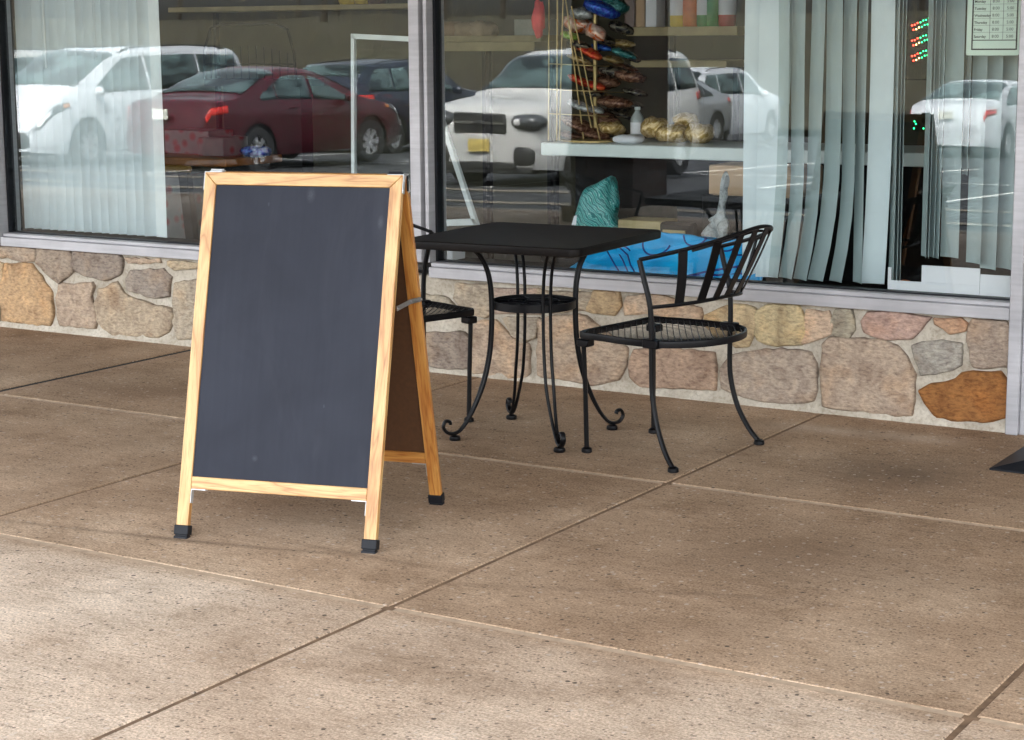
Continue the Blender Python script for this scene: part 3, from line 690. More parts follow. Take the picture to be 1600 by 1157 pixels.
blob(982, 218, .9, (.075, .05, .02), mPaper, 'cloth', 'crumpled white cloth on the counter under the small bottle', 'cloth', CT-.003, ns=.5)
blob(1022, 185, 1.02, (.07, .05, .045), mFGold, 'snack_bag', 'gold bag of rolls piled on the counter nearest the small bottle', 'snack bag', CT+.02, grp='gold bags on the counter')
blob(1050, 195, 1.0, (.08, .05, .04), mFGold, 'snack_bag', 'largest gold bag lying in the middle of the counter pile', 'snack bag', CT, grp='gold bags on the counter')
blob(1092, 195, 1.0, (.065, .05, .045), mFGold, 'snack_bag', 'gold bag at the right end of the counter pile', 'snack bag', CT, grp='gold bags on the counter')
blob(1072, 180, 1.08, (.06, .05, .035), mFGold, 'snack_bag', 'gold bag resting on top of the counter pile', 'snack bag', CT+.06, grp='gold bags on the counter')
# --- snack rack with its bags
rk = empty('wire_rack', (at(930, 230, .95).x, .95, CT), label='brass wire display rack crowded with snack bags on the counter', cat='display rack')
m = MB()
T = at(884, -30, .9)
for px0, px1 in ((858, 857), (871, 870), (880, 874)): a = at(px0, 0, .88); b = at(px1, 220, .88); m.tube([(a.x, .88, 1.95), (a.x, .88, a.z), (b.x, .88, max(b.z, CT))], .004, 6)
for (xa, ya, xb, yb) in ((884, 0, 912, 218), (893, 10, 938, 222), (888, 30, 924, 200)):
    a = at(xa, ya, .9); b = at(xb, yb, .9); m.tube([(a.x, .9, a.z), (b.x, .9, max(CT, b.z))], .0035, 6)
for py in (100, 140, 178):
    a = at(858, py, .88); b = at(925, py+3, .88); m.tube([a, b], .0025, 6); c_ = at(975, py+5, 1.15); m.tube([b, c_], .0025, 6)
a = at(930, 225, .98); m.tube([(a.x, .98, CT), (a.x, .98, 1.9)], .01, 8); m.lathe([(.16, 0), (.16, .008), (.01, .01)], 20, (a.x, .98, CT))
wp(m.build('wire_frame', mGold), rk)
bags = [(940, 15, mFBlu, 'blue', (.07, .05, .025), 'top tier of the rack'), (908, 22, mFSil, 'white silver', (.045, .03, .02), 'top left tier of the rack'), (960, 10, mFTeal, 'dark teal', (.055, .05, .03), 'top right tier of the rack'), (903, 38, mFOr, 'orange and white', (.06, .03, .03), 'left of the second tier'), (930, 50, mFOr, 'orange', (.05, .03, .025), 'middle of the second tier'), (890, 56, mFGr, 'lime green', (.035, .03, .014), 'under the orange bags'), (970, 44, mFBk, 'black', (.05, .04, .02), 'right end of the second tier'),
        (940, 74, mFBlu, 'small blue', (.045, .03, .012), 'third tier above a red one'), (922, 82, mFRed, 'red', (.06, .03, .014), 'third tier beside the small blue one'), (975, 84, mFTeal, 'teal', (.05, .04, .014), 'right end of the third tier'), (905, 93, mFGold, 'thin gold', (.05, .03, .01), 'left of the third tier'), (960, 112, mFBk, 'long black', (.07, .04, .02), 'fourth tier of the rack'), (985, 120, mFBrn, 'brown', (.06, .04, .02), 'right end of the fourth tier'),
        (905, 126, mFRed, 'bright red', (.045, .03, .014), 'middle height at the left'), (930, 134, mFRed, 'dark red', (.045, .03, .014), 'beside the bright red one'), (950, 128, mFBrn, 'copper brown', (.05, .04, .02), 'middle of the rack'), (905, 165, mFSil, 'silver white', (.06, .03, .014), 'fifth tier at the left'), (930, 172, mFSil, 'pale silver', (.035, .03, .012), 'fifth tier beside brown bags'), (960, 160, mFBrn, 'wide brown', (.08, .05, .02), 'fifth tier at the right'), (945, 185, mFBrn, 'dark brown', (.08, .05, .025), 'below the fifth tier'),
        (900, 192, mFBrn, 'glossy brown', (.07, .05, .02), 'lowest tier at the left'), (925, 207, mFBrn, 'striped brown', (.08, .05, .018), 'bottom of the rack on the counter'), (955, 200, mFGold, 'gold and brown', (.05, .05, .025), 'bottom right of the rack'), (895, 212, mFBrn, 'flat brown', (.06, .04, .014), 'bottom left of the rack'), (905, 70, mFBk, 'dark', (.05, .03, .012), 'between the lime green and the red bags'), (925, 146, mFBk, 'small black', (.05, .04, .012), 'just below the dark red bag')]
for i, (px, py, mm, cn_, r_, wh) in enumerate(bags):
    o = blob(px, py, .93+.04*(i % 4), tuple(q*1.25 for q in r_), mm, 'snack_bag', f'{cn_} snack bag, {wh}', 'snack bag', e=.9, grp='snack bags hanging in the wire rack', ns=.45, n=16)
    o.rotation_euler = (0, R(14+rnd.uniform(-10, 12)), rnd.uniform(-.4, .4))
r5 = random.Random(21)
for i in range(18):
    mm = r5.choice((mFBrn, mFBk, mFBrn, mFGold)); py = 60+i*8.4
    o = blob(r5.uniform(925, 1000) if py > 100 else r5.uniform(915, 985), py, 1.08+.05*(i % 3), (r5.uniform(.05, .085), .05, r5.uniform(.012, .02)), mm, 'snack_bag', 'dark glossy snack bag wedged at the back of the wire rack', 'snack bag', e=.9, grp='dark snack bags at the back of the rack', ns=.6, n=16)
    o.rotation_euler = (0, R(r5.uniform(0, 28)), 0)
o = blob(842, 30, .85, (.026, .02, .085), mRed, 'hanging_bag', 'dark red net bag hanging left of the wire rack', 'bag', ns=.9)
# --- breads on the left shelf of the right window
for i, (px, w) in enumerate(((705, .12), (735, .10), (752, .09))):
    blob(px, 44, 2.7, (w, .08, .045), plain('bread_paper_%d' % i, ((.33, .2, .12), (.36, .25, .16), (.42, .3, .2))[i], .7), 'bread_bag', ['brown bread bag at the left end of the olive shelf', 'flat bread bag in the middle of the olive shelf', 'paler bread bag leaning at the right of the pile'][i], 'bread bag', s1[2]-.012, grp='bread bags on the olive shelf', ns=.5)
m = MB(); a = at(803, 40, 2.65); b = at(845, 53, 2.65); m.box((a.x, 2.65, s1[2]), (b.x, 2.85, s1[2]+.09), 0, .003); tag(m.build('box_stack', plain('grey_card', (.3, .3, .27), .7)), 'grey flat cardboard box at the right end of the olive shelf', 'box')
for i, (px, mm) in enumerate(((545, mYel), (568, mYel), (590, mMar))):
    blob(px, 0, 2.5, (.06, .05, .06), mm, 'jar', ['yellow jar on the long high shelf, left one', 'yellow jar beside the brown jar on the high shelf', 'brown jar on the long high shelf'][i], 'jar', s4[2]-.02, grp='jars on the high shelf', ns=.1)
# --- things low in the right window
cb0, cb1 = at(1143, 252, .72), at(1243, 302, .72)
m = MB(); m.box((cb0.x, .5, cb1.z), (cb1.x+.12, .72, c0.z-.0285), 0, .004); m.box((cb0.x+.02, .5, cb1.z-.002), (cb1.x+.1, .501, cb1.z)); cbx = m.build('cardboard_box', mCard); tag(cbx, 'plain cardboard box right under the counter top beside the blinds', 'box')
m = MB(); m.box((cb0.x-.02, .48, 0), (cb1.x+.14, .9, cb1.z-.0025), 0, .004); tag(m.build('crate', mDark), 'dark crate under the cardboard box', 'crate')
# teal bag
p0, p1 = at(900, 350, .55), at(965, 277, .55)
def pillow(name, pts, Y, t, mat, wr=.5, seed=0, sm='all'):
    P_ = [at(x, y, Y) for x, y in pts]; P_ = smooth_path(P_+[P_[0]], 3)[:-1]; cen = sum(P_, V())/len(P_); n = len(P_); mb = MB(); vs = []
    R_ = [(1.0, 0), (.93, .55), (.78, .85), (.55, .97), (.3, 1.0)]
    for sg in (-1, 1):
        for s_, d in R_:
            for q in P_:
                p = cen+(q-cen)*s_; w_ = NZ.noise(V((p.x*16+seed, p.z*9, sg)))*wr
                vs.append(V((p.x+w_*t*.25, Y+sg*t*.5*(d+w_*(.3 if d else .0)), p.z)))
    K = len(R_); fs = []
    for h in (0, K):
        for k in range(K-1):
            for a in range(n): fs.append([(h+k)*n+a, (h+k)*n+(a+1) % n, (h+k+1)*n+(a+1) % n, (h+k+1)*n+a])
        fs.append([(h+K-1)*n+a for a in range(n)])
    for a in range(n): fs.append([a, (a+1) % n, K*n+(a+1) % n, K*n+a])
    mb.add(vs, fs); return mb.build(name, mat, smooth=sm)
tag(pillow('carrier_bag', [(900, 372), (903, 335), (907, 310), (916, 294), (930, 288), (944, 281), (957, 275), (958, 292), (961, 318), (964, 345), (972, 372)], .55, .12, teal_bag(), .9), 'teal and white patterned carrier bag below the counter', 'bag')
for pts, lab in (([(893, 352), (897, 338), (902, 336), (903, 352)], 'small white printed packet left of the teal bag'),):
    m = MB(); P_ = [at(x, y, .5) for x, y in pts]; m.prism([(p.x, p.z) for p in P_], .5, .53); tag(m.build('packet', mPaper), lab, 'packet')
m = MB(); a = at(880, 362, .62); b = at(1190, 352, .62); m.box((a.x, .42, 0), (b.x, .95, a.z), 0, .004); tag(m.build('low_bench', mDark), 'low dark bench under the counter carrying bags', 'bench')
m = MB(); b = at(967, 343, .45); c_ = at(1034, 343, .45); m.box((b.x, .44, a.z+.001), (c_.x, .6, b.z), 0, .003); tag(m.build('shoe_box', mTan), 'flat tan box on the dark bench beside the teal bag', 'box')
# blue cloth lying on the ledge
bl = empty('beach_bag', (at(1040, 420, .2).x, .2, .456), label='bright blue printed cloth bag lying on the window ledge', cat='bag')
bx0, bx1 = at(893, 400, .2).x, at(1192, 400, .2).x
def topz(u):
    t = [(0, .02), (.05, .06), (.18, .105), (.3, .14), (.42, .165), (.7, .15), (.97, .15), (1, .13)]
    for (a, za), (b, zb) in zip(t, t[1:]):
        if u <= b: return za+(zb-za)*(u-a)/(b-a)
    return .13
def bf(u, v): return V((bx0+(bx1-bx0)*u, .185+.10*(1-(1-v)**2)*.9+.012*NZ.noise(V((u*9, v*3, 2))), .457+topz(u)*math.sin(v*math.pi/2)))
m = MB(); m.sheet(bf, 60, 12, .012); wp(m.build('cloth', cloth_blue(), smooth='all'), bl)
m = MB()
def curl(pts, r=.0042): 
    P_ = []
    for x, y in pts:
        u = max(0.01, min(.99, (at(x, y, .2).x-bx0)/(bx1-bx0))); tz = topz(u); z = at(x, y, .2).z; v = math.asin(max(.02, min(.99, (z-.457)/tz)))/(math.pi/2)
        P_.append(bf(u, v)+V((0, -.0065, 0)))
    m.tube(P_, r, 5)
def arc(cx, cy, rx, ry, a0, a1, n=16): return [(cx+rx*math.cos(R(a0+(a1-a0)*i/n)), cy+ry*math.sin(R(a0+(a1-a0)*i/n))) for i in range(n+1)]
curl(arc(1018, 378, 22, 22, 180, 20)); curl(arc(1075, 370, 18, 16, 200, -40)); curl([(960, 390), (975, 400), (985, 415), (995, 428)]); curl([(950, 388), (970, 408), (985, 430)]); curl([(940, 395), (960, 415), (972, 431)])
curl(arc(955, 402, 26, 16, 200, 330)); curl(arc(1125, 385, 16, 10, 150, 20)); curl([(1080, 431), (1110, 424), (1150, 418), (1190, 405)], .006); curl([(1075, 434), (1120, 430), (1160, 428), (1188, 420)], .005)
curl(arc(1150, 392, 14, 9, 0, 160)); wp(m.build('navy_swirl', mNavy, smooth='all'), bl)
# crumpled white bag
kf = N('crumpled_film'); kn = kf.noise(kf.coord(), 26, 6, .7, 1.5); kf.set(Base_Color=kf.ramp(kn, [(.35, (.30, .32, .32)), (.55, (.66, .68, .70))]), Roughness=.4); kf.bump(kn, 1.0, .03)  # noise also darkens the creases, painting fold shade into the colour
tag(pillow('crumpled_bag', [(1096, 367), (1110, 352), (1107, 343), (1120, 334), (1125, 314), (1130, 296), (1129, 276), (1134, 268), (1137, 275), (1134, 292), (1136, 306), (1133, 330), (1139, 352), (1134, 372), (1131, 398), (1116, 399), (1108, 384)], .33, .03, kf.m, 1.6, 3), 'crumpled white bag twisted upright behind the blue beach bag', 'bag')
m = MB(); a, b = at(1040, 372, .42), at(1092, 348, .42); m.box((a.x, .36, .456), (b.x, .42, b.z), 0, .01); m.box((a.x+.02, .352, .47), (b.x-.03, .3595, b.z-.03), 1)
tag(m.build('briefcase', [mDark, mTan]), 'black case with a tan front panel behind the blue bag', 'case')
# white sign tray at the right end of the ledge
wt = empty('paper_tray', (at(1480, 455, .12).x, .12, .475), label='white paper tray standing at the right end of the window ledge', cat='tray')
xa, xb, xc = at(1391, 430, .1).x, at(1534, 440, .1).x, -1.97
m = MB(); m.box((xa, .075, .4755), (xb, .081, .512)); m.box((xa, .075, .5125), (xa+.012, .081, .56)); m.box((xa+.13, .075, .5125), (xb, .081, .575)); wp(m.build('front_panel', mPaper), wt)
m = MB(); m.box((xb+.003, .072, .4755), (xc, .078, .555)); m.box((xa, .0815, .4755), (xc, .2, .48)); wp(m.build('side_panel', mPaper), wt)
m = MB(); a = at(1412, 432, .1); m.ell((a.x, .11, .50), (.03, .02, .012), 12); wp(m.build('label_patch', mOrg), wt)
lg2 = None
# LED sign
led = empty('led_sign', (at(1440, 60, .5).x, .5, 1.45), label='black sign panel with rows of red and green lamps behind the blinds', cat='sign')
lx0, lx1 = at(1405, 60, .5).x, at(1500, 60, .5).x
m = MB(); m.box((lx0, .5, 1.24), (lx1, .53, 1.62), 0, .004); m.box((lx0+.1, .505, 1.6205), (lx0+.11, .51, 2.6)); m.box((lx1-.11, .505, 1.6205), (lx1-.1, .51, 2.6)); wp(m.build('panel', mDark), led)
mR = emis('red_lamp', (1, .04, .02), 1.0); mG = emis('green_lamp', (.02, .9, .25), .5); mA = emis('amber_lamp', (1, .6, .2), .8)
lampd = {}
def lamp(p, mt, nm, r_=.0034):
    if nm not in lampd:
        q = MB(); q.ell((0, 0, 0), (r_, .003, r_), 6); o = q.build(nm, mt); lampd[nm] = o.data
    else:
        o = bpy.data.objects.new(nm, lampd[nm]); C.objects.link(o)
    o.location = p; wp(o, led)
for py0 in (38, 62, 86):
    for k in range(7):
        for q in range(2):
            p = at(1425+k*4.4+q*2.2, py0-k*1.9+q*7+2+(k%2), .495)
            if k in (1, 2) and q: lamp(p, mA, 'amber_lamp')
            elif k < 3: lamp(p, mR, 'red_lamp')
            else: lamp(p, mG, 'green_lamp')
for (x, y) in ((1429, 190), (1428, 201), (1443, 201), (1431, 194)): lamp(at(x, y, .495), mG, 'green_lamp')
# opening hours sign on the inside of the glass
SX0, SX1 = at(1510.5, 60, .05).x, at(1593, 60, .05).x; SZ0 = at(1510, 87, .05).z
hs = empty('hours_sign', ((SX0+SX1)/2, .05, SZ0), label='white opening hours sign listing weekdays stuck inside the right window', cat='sign')
sw_, shh = SX1-SX0, .42
m = MB(); 
def rrect(x0, x1, z0, z1, r): 
    P_ = []
    for cx_, cz_, a in ((x1-r, z1-r, 0), (x0+r, z1-r, 90), (x0+r, z0+r, 180), (x1-r, z0+r, 270)):
        P_ += [(cx_+r*math.cos(R(a+k*22.5)), cz_+r*math.sin(R(a+k*22.5))) for k in range(5)]
    return P_
m.prism(rrect(SX0, SX1, SZ0, SZ0+shh, .008), .048, .052); wp(m.build('card', mAbs), hs)
PXM = sw_/82.5
m = MB(); bx_0, bx_1, bz_0, bz_1 = SX0+8*PXM, SX1-3*PXM, SZ0+.019, SZ0+shh-.02
def line(x0, z0, x1, z1): m.box((x0, .0462, z0), (x1, .0475, z1))
line(bx_0, bz_0, bx_0+.005, bz_1); line(bx_1-.005, bz_0, bx_1, bz_1); line(bx_0+.0051, bz_0, bx_1-.0051, bz_0+.005); line(bx_0+.0051, bz_1-.005, bx_1-.0051, bz_1)
zb = bz_0+.033; line(bx_0+.0051, zb, bx_1-.0051, zb+.003)
colx = [bx_0+.0051+(bx_1-bx_0)*.36, bx_0+(bx_1-bx_0)*.68]
rh = .0245; days = ['Saturday', 'Friday', 'Thursday', 'Wednesday', 'Tuesday', 'Monday']
for i in range(7): 
    if i: line(bx_0+.0055, zb+.004+rh*i, bx_1-.0055, zb+.0048+rh*i)
for cxx in colx: line(cxx, zb+.0051, cxx+.0008, zb+.004+rh*6)
wp(m.build('ruled_frame', mInk), hs)
m = MB()
for i, d in enumerate(days):
    z = zb+.010+rh*i
    text_mb(m, d, .0125, lambda x, y, z=z: (bx_0+.008+x, .0468, z+y), bold=True)
    text_mb(m, '8:00', .015, lambda x, y, z=z: (colx[0]+.008+x, .0468, z+y)); text_mb(m, '5:00', .015, lambda x, y, z=z: (colx[1]+.012+x, .0468, z+y))
wp(m.build('lettering', mInk, recalc=False), hs)
# --- left window contents
tt = empty('display_table', (at(300, 250, .75).x, .9, 0), label='dark legged table with orange edge inside the left window', cat='table')
a, b = at(256, 252, .7), at(352, 258, .7)
m = MB(); m.box((a.x-.2, .7, a.z-.02), (b.x, 1.16, a.z+.02), 0, .006); wp(m.build('table_top', mOrW), tt)
m = MB(); m.box((a.x-.2, .705, a.z-.055), (a.x+.17, .73, a.z-.0205), 0, .01); wp(m.build('apron', plain('ochre_paint', (.45, .25, .05), .5)), tt)
for x in (at(288, 300, .75).x, b.x-.05):
    m = MB(); m.add([(x-.03, .74, a.z-.06), (x+.03, .74, a.z-.06), (x+.03, .78, a.z-.06), (x-.03, .78, a.z-.06), (x+.05, .74, 0), (x+.10, .74, 0), (x+.10, .78, 0), (x+.05, .78, 0)], [[0, 1, 2, 3], [4, 5, 6, 7], [0, 1, 5, 4], [1, 2, 6, 5], [2, 3, 7, 6], [3, 0, 4, 7]]); wp(m.build('leg', mDark), tt)
pbx = print_box()
for (x0, x1, y0, y1, Y, lab) in ((258, 326, 205, 246, .95, 'white carton with red print standing on the orange edged table'), (310, 348, 216, 252, .85, 'smaller white carton with dark print at the right of the table'), (258, 300, 275, 352, 1.0, 'red and white printed carton on the floor under the table'), (302, 330, 282, 356, 1.1, 'printed carton under the right side of the table')):
    a, b = at(x0, y1, Y), at(x1, y0, Y); z0 = a.z if y1 > 300 else tt.children[0].data.vertices[0].co.z*0+at(256, 252, .7).z+.021
    if y1 > 300: z0 = 0.0
    m = MB(); m.box((a.x, Y, z0), (b.x, Y+.2, b.z), 0, .004); tag(m.build('carton', pbx), lab, 'carton', 'printed cartons around the display table')
blob(400, 238, .9, (.09, .05, .03), mFBlu, 'packet', 'small blue packet right of the printed cartons', 'packet', at(256, 252, .7).z+.02)
# wire basket rack with a rounded top
wbk = empty('wire_basket', (at(400, 80, 1.5).x, 1.5, 1.2), label='dark wire basket rack with rounded top deep in the left window', cat='rack')
m = MB(); a, b = at(318, 95, 1.5), at(462, 95, 1.5); zt_ = at(400, 38, 1.5).z; w_ = b.x-a.x
pth = [(a.x, 1.5, a.z-.1), (a.x+.01, 1.5, a.z+.06), (a.x+.06, 1.5, zt_-.02), (a.x+.14, 1.5, zt_), (b.x-.14, 1.5, zt_), (b.x-.05, 1.5, zt_-.03), (b.x-.01, 1.5, a.z+.04), (b.x, 1.5, a.z-.1)]
m.tube(pth, .008, 6)
for k in range(1, 12): x = a.x+w_*k/12; m.tube([(x, 1.5, a.z-.1), (x, 1.5, a.z+.03+.05*math.sin(math.pi*k/12))], .003, 5)
m.tube([(a.x, 1.5, a.z-.02), (b.x, 1.5, a.z-.02)], .005, 5); m.box((a.x, 1.5, a.z-.14), (b.x, 1.75, a.z-.1)); m.box((a.x+.05, 1.6, 0), (b.x-.05, 1.7, a.z-.1401)); wp(m.build('wire_frame', mDark), wbk)
# white poster frames
def barframe(name, P_, w, label, Y0, Y1):
    o = empty(name, (P_[0].x, P_[0].y, P_[0].z), label=label, cat='frame')
    n = len(P_); m = MB(); cen = sum(P_, V())/n
    for i in range(n-(0 if n > 3 else 0)):
        a, b = P_[i], P_[(i+1) % n]; d = (b-a).normalized(); inn = (cen-(a+b)/2); inn -= d*inn.dot(d); inn.normalize(); yy = V((0, .02, 0))
        w_ = w[i]
        q = [a, b, b+inn*w_-d*w_*.5, a+inn*w_+d*w_*.5]
        m.add([p for p in q]+[p+yy for p in q], [[0, 1, 2, 3], [7, 6, 5, 4], [0, 4, 5, 1], [1, 5, 6, 2], [2, 6, 7, 3], [3, 7, 4, 0]])
    wp(m.build('border', mWhiteP), o); return o
Yf = .32
fr1 = barframe('poster_frame', [at(548, 53, Yf), at(652, 58, Yf), at(652, 350, Yf), at(549, 345, Yf)], [.022, .012, .03, .018], 'upright white poster frame behind the left window beside the mullion', 0, 0)
m = MB(); p_ = [at(553, 60, Yf), at(647, 64, Yf), at(647, 345, Yf), at(553, 340, Yf)]; m.add([p+V((0, .012, 0)) for p in p_]+[p+V((0, .015, 0)) for p in p_], [[0, 1, 2, 3], [7, 6, 5, 4]]); wp(m.build('glazing', glass_mat('frame_glass', .2, False)), fr1)
fr2 = barframe('easel_frame', [at(682, 158, .25), at(746, 352, .25), at(684, 354, .25)], [.022, .028, .004], 'slanting white easel frame standing behind the right window by the mullion', 0, 0)
m = MB(); a, b = at(682, 402, .22), at(712, 440, .22); m.box((a.x, .2, .456), (b.x, .3, .455+.09), 0, .003); tag(m.build('small_box', mPaper), 'small white box on the ledge beside the mullion', 'box')
# ================================================================ A-FRAME CHALKBOARD
af = empty('sandwich_board', (-3.358, -2.257, 0), R(14.66), label='blank chalkboard sandwich board in an oak frame standing on the pavement', cat='sandwich board')
TL, HWs, SWd, TH = 1.066, .308, .037, .020
def panel(side):
    y = .283*side; rx = R(14.75)*side
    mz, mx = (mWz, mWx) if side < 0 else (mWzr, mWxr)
    def put(o): o.location = (0, y, 0); o.rotation_euler = (rx, 0, 0); return o
    for s in (-1, 1):
        m = MB(); a, b = s*HWs, s*(HWs-SWd)
        m.prism([(a, .022), (b, .022), (b, TL-SWd), (a, TL)], -TH/2, TH/2)
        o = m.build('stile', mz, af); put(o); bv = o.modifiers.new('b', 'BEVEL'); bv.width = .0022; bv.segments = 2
        m = MB(); c0, c1 = (min(a, b)-.004, max(a, b)+.004)
        m.box((c0, -TH/2-.004, .008), (c1, TH/2+.004, .036), 0, .002); m.box((c0+.004, -TH/2-.001, .004), (c1-.004, TH/2+.001, .010)); m.box((c0, -TH/2-.003, -.006), (c1-.002, TH/2+.003, .0045), 0, .002)
        f = m.build('rubber_foot', mRub, o)
    m = MB(); m.prism([(-HWs+.0005, TL), (HWs-.0005, TL), (HWs-SWd-.0005, TL-SWd+.0005), (-HWs+SWd+.0005, TL-SWd+.0005)], -TH/2+.0003, TH/2-.0003)
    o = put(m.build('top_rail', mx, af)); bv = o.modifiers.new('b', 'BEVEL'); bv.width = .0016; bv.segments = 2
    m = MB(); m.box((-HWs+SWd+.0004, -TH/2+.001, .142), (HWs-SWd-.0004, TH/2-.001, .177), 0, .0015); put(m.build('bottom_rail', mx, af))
    q = -1 if side < 0 else 1; x = HWs-SWd-.0005
    m = MB(); y0, y1 = sorted((q*.002, q*.005)); m.box((-x, y0, .1775), (x, y1, TL-SWd-.0005)); put(m.build('chalkboard', mSlate, af))
    m = MB(); y0, y1 = sorted((q*.0015, -q*.002)); m.box((-x, y0, .1775), (x, y1, TL-SWd-.0005)); put(m.build('backing_sheet', mHard, af))
    for s in (-1, 1):
        m = MB(); a = s*(HWs+.0008); t = .0015
        m.box((min(a, a-s*.048), -.008, TL+.0005), (max(a, a-s*.048), .008, TL+.0005+t)); m.box((min(a, a+s*t), -.008, TL-.052), (max(a, a+s*t), .008, TL+.0005+t))
        for z in (TL-.015, TL-.042): m.lathe([(.003, 0), (.002, .002)], 8, (a+s*t, 0, z), 0, M.Rotation(R(90)*s, 3, 'Y'))
        put(m.build('corner_bracket', mSteel, af)); m = MB()
        i = s*(HWs-SWd-.0006); m.box((min(i, i-s*t), -.008, .100), (max(i, i-s*t), .008, .1415)); m.box((min(i-s*t, i-s*.045), -.008, .139), (max(i-s*t, i-s*.045), .008, .1415))
        put(m.build('corner_bracket', mSteel, af))
panel(-1); panel(1)
for s in (-1, 1):
    zc = .672; yy = .283-.283*zc/1.03
    m = MB(); x = s*(HWs+.004)
    f = V((x, -yy, zc-.01)); r_ = V((x, yy, zc-.01)); mid = V((x+s*.003, .005, zc-.004))
    for a, b in ((f, mid), (mid, r_)):
        d = b-a; n = V((0, -d.z, d.y)).normalized()*.007; t = V((s*.0018, 0, 0))
        m.add([a-n, b-n, b+n, a+n, a-n+t, b-n+t, b+n+t, a+n+t], [[0, 1, 2, 3], [4, 5, 6, 7], [0, 1, 5, 4], [1, 2, 6, 5], [2, 3, 7, 6], [3, 0, 4, 7]])
    for p in (f, mid, r_): m.ell(p+V((s*.003, 0, 0)), (.003, .0045, .0045), 8)
    m.build('spreader_bar', plain('dull_steel', (.35, .34, .33), .45, .8), af)
    m = MB(); m.box((s*(HWs-.03)-.02, -.012, 1.033), (s*(HWs-.03)+.02, .012, 1.036)); m.tube([(s*(HWs-.03)-.02, 0, 1.038), (s*(HWs-.03)+.02, 0, 1.038)], .0035, 8)
    m.box((s*(HWs+.003)-.001, .004, .985), (s*(HWs+.003)+.001, .016, 1.03)); m.build('hinge', mRub if s > 0 else mSteel, af)
# ================================================================ TABLE
tb_ = empty('bistro_table', (-3.412, -.893, 0), R(3), label='square black wrought iron patio table with scrolled feet between the two chairs', cat='table')
def rsq(h, r, n=6):
    P_ = []
    for cx_, cy_, a in ((h-r, h-r, 0), (-h+r, h-r, 90), (-h+r, -h+r, 180), (h-r, -h+r, 270)):
        P_ += [(cx_+r*math.cos(R(a+90*k/n)), cy_+r*math.sin(R(a+90*k/n))) for k in range(n+1)]
    return P_
m = MB(); TZ = .725
rings = [(.338, .03, TZ-.001), (.346, .038, TZ), (.3505, .042, TZ-.003), (.352, .043, TZ-.010), (.350, .042, TZ-.027), (.346, .038, TZ-.029), (.344, .036, TZ-.030), (.340, .033, TZ-.006)]
vs = []; nn_ = 28
for h, r, z in rings: vs += [V((x, y, z)) for x, y in rsq(h, r)]
fs = [[k*nn_+i, k*nn_+(i+1) % nn_, (k+1)*nn_+(i+1) % nn_, (k+1)*nn_+i] for k in range(len(rings)-1) for i in range(nn_)]
fs.append(list(range(nn_))); fs.append([(len(rings)-1)*nn_+i for i in range(nn_)])
m.add(vs, fs); m.build('tabletop', mTop, tb_, smooth=True)
prof = [(.265, .700), (.245, .694), (.205, .665), (.175, .615), (.160, .55), (.156, .47), (.158, .38), (.168, .29), (.190, .20), (.222, .12), (.252, .065), (.275, .036)]
scroll = [(.252, .065), (.275, .036), (.300, .024), (.325, .030), (.338, .050), (.330, .070), (.315, .068), (.312, .058)]
for k in range(4):
    a = R(45+90*k); rd = V((math.cos(a), math.sin(a), 0)); tg = V((-rd.y, rd.x, 0)); m = MB()
    for s in (-1, 1):
        pts = [rd*r+tg*(s*(.0135 if z > .2 else .0135-(.2-z)/.165*.0095))+V((0, 0, z)) for r, z in prof]
        m.tube(smooth_path(pts), .0062, 8)
    m.tube(smooth_path([rd*r+V((0, 0, z)) for r, z in scroll]), .0066, 8, flat=1.6)
    m.build('leg', mBlack, tb_, smooth=True)
    m = MB(); m.lathe([(.010, .018), (.019, .014), (.021, .004), (.019, 0)], 16, rd*.296); m.build('foot', mBlack, tb_, smooth=True)
m = MB()
RZ = .478
m.lathe([(.146, RZ-.014), (.150, RZ-.014), (.150, RZ+.014), (.146, RZ+.014), (.146, RZ-.014)], 40)
m.lathe([(.090, RZ+.004), (.094, RZ+.004), (.094, RZ+.010), (.090, RZ+.010), (.090, RZ+.004)], 32)
m.lathe([(.035, RZ+.004), (.039, RZ+.004), (.039, RZ+.010), (.035, RZ+.010), (.035, RZ+.004)], 20)
for k in range(8):
    a = R(45*k); m.tube([(math.cos(a)*.037, math.sin(a)*.037, RZ+.007), (math.cos(a)*.147, math.sin(a)*.147, RZ+.007)], .0035, 6)
for k in range(4):
    a = R(45+90*k); q = M.Rotation(a, 4, 'Z'); m.box((.149, -.018, RZ-.013), (.1535, .018, RZ+.013), 0, .001, q)
m.build('ring_shelf', mBlack, tb_, smooth=True)
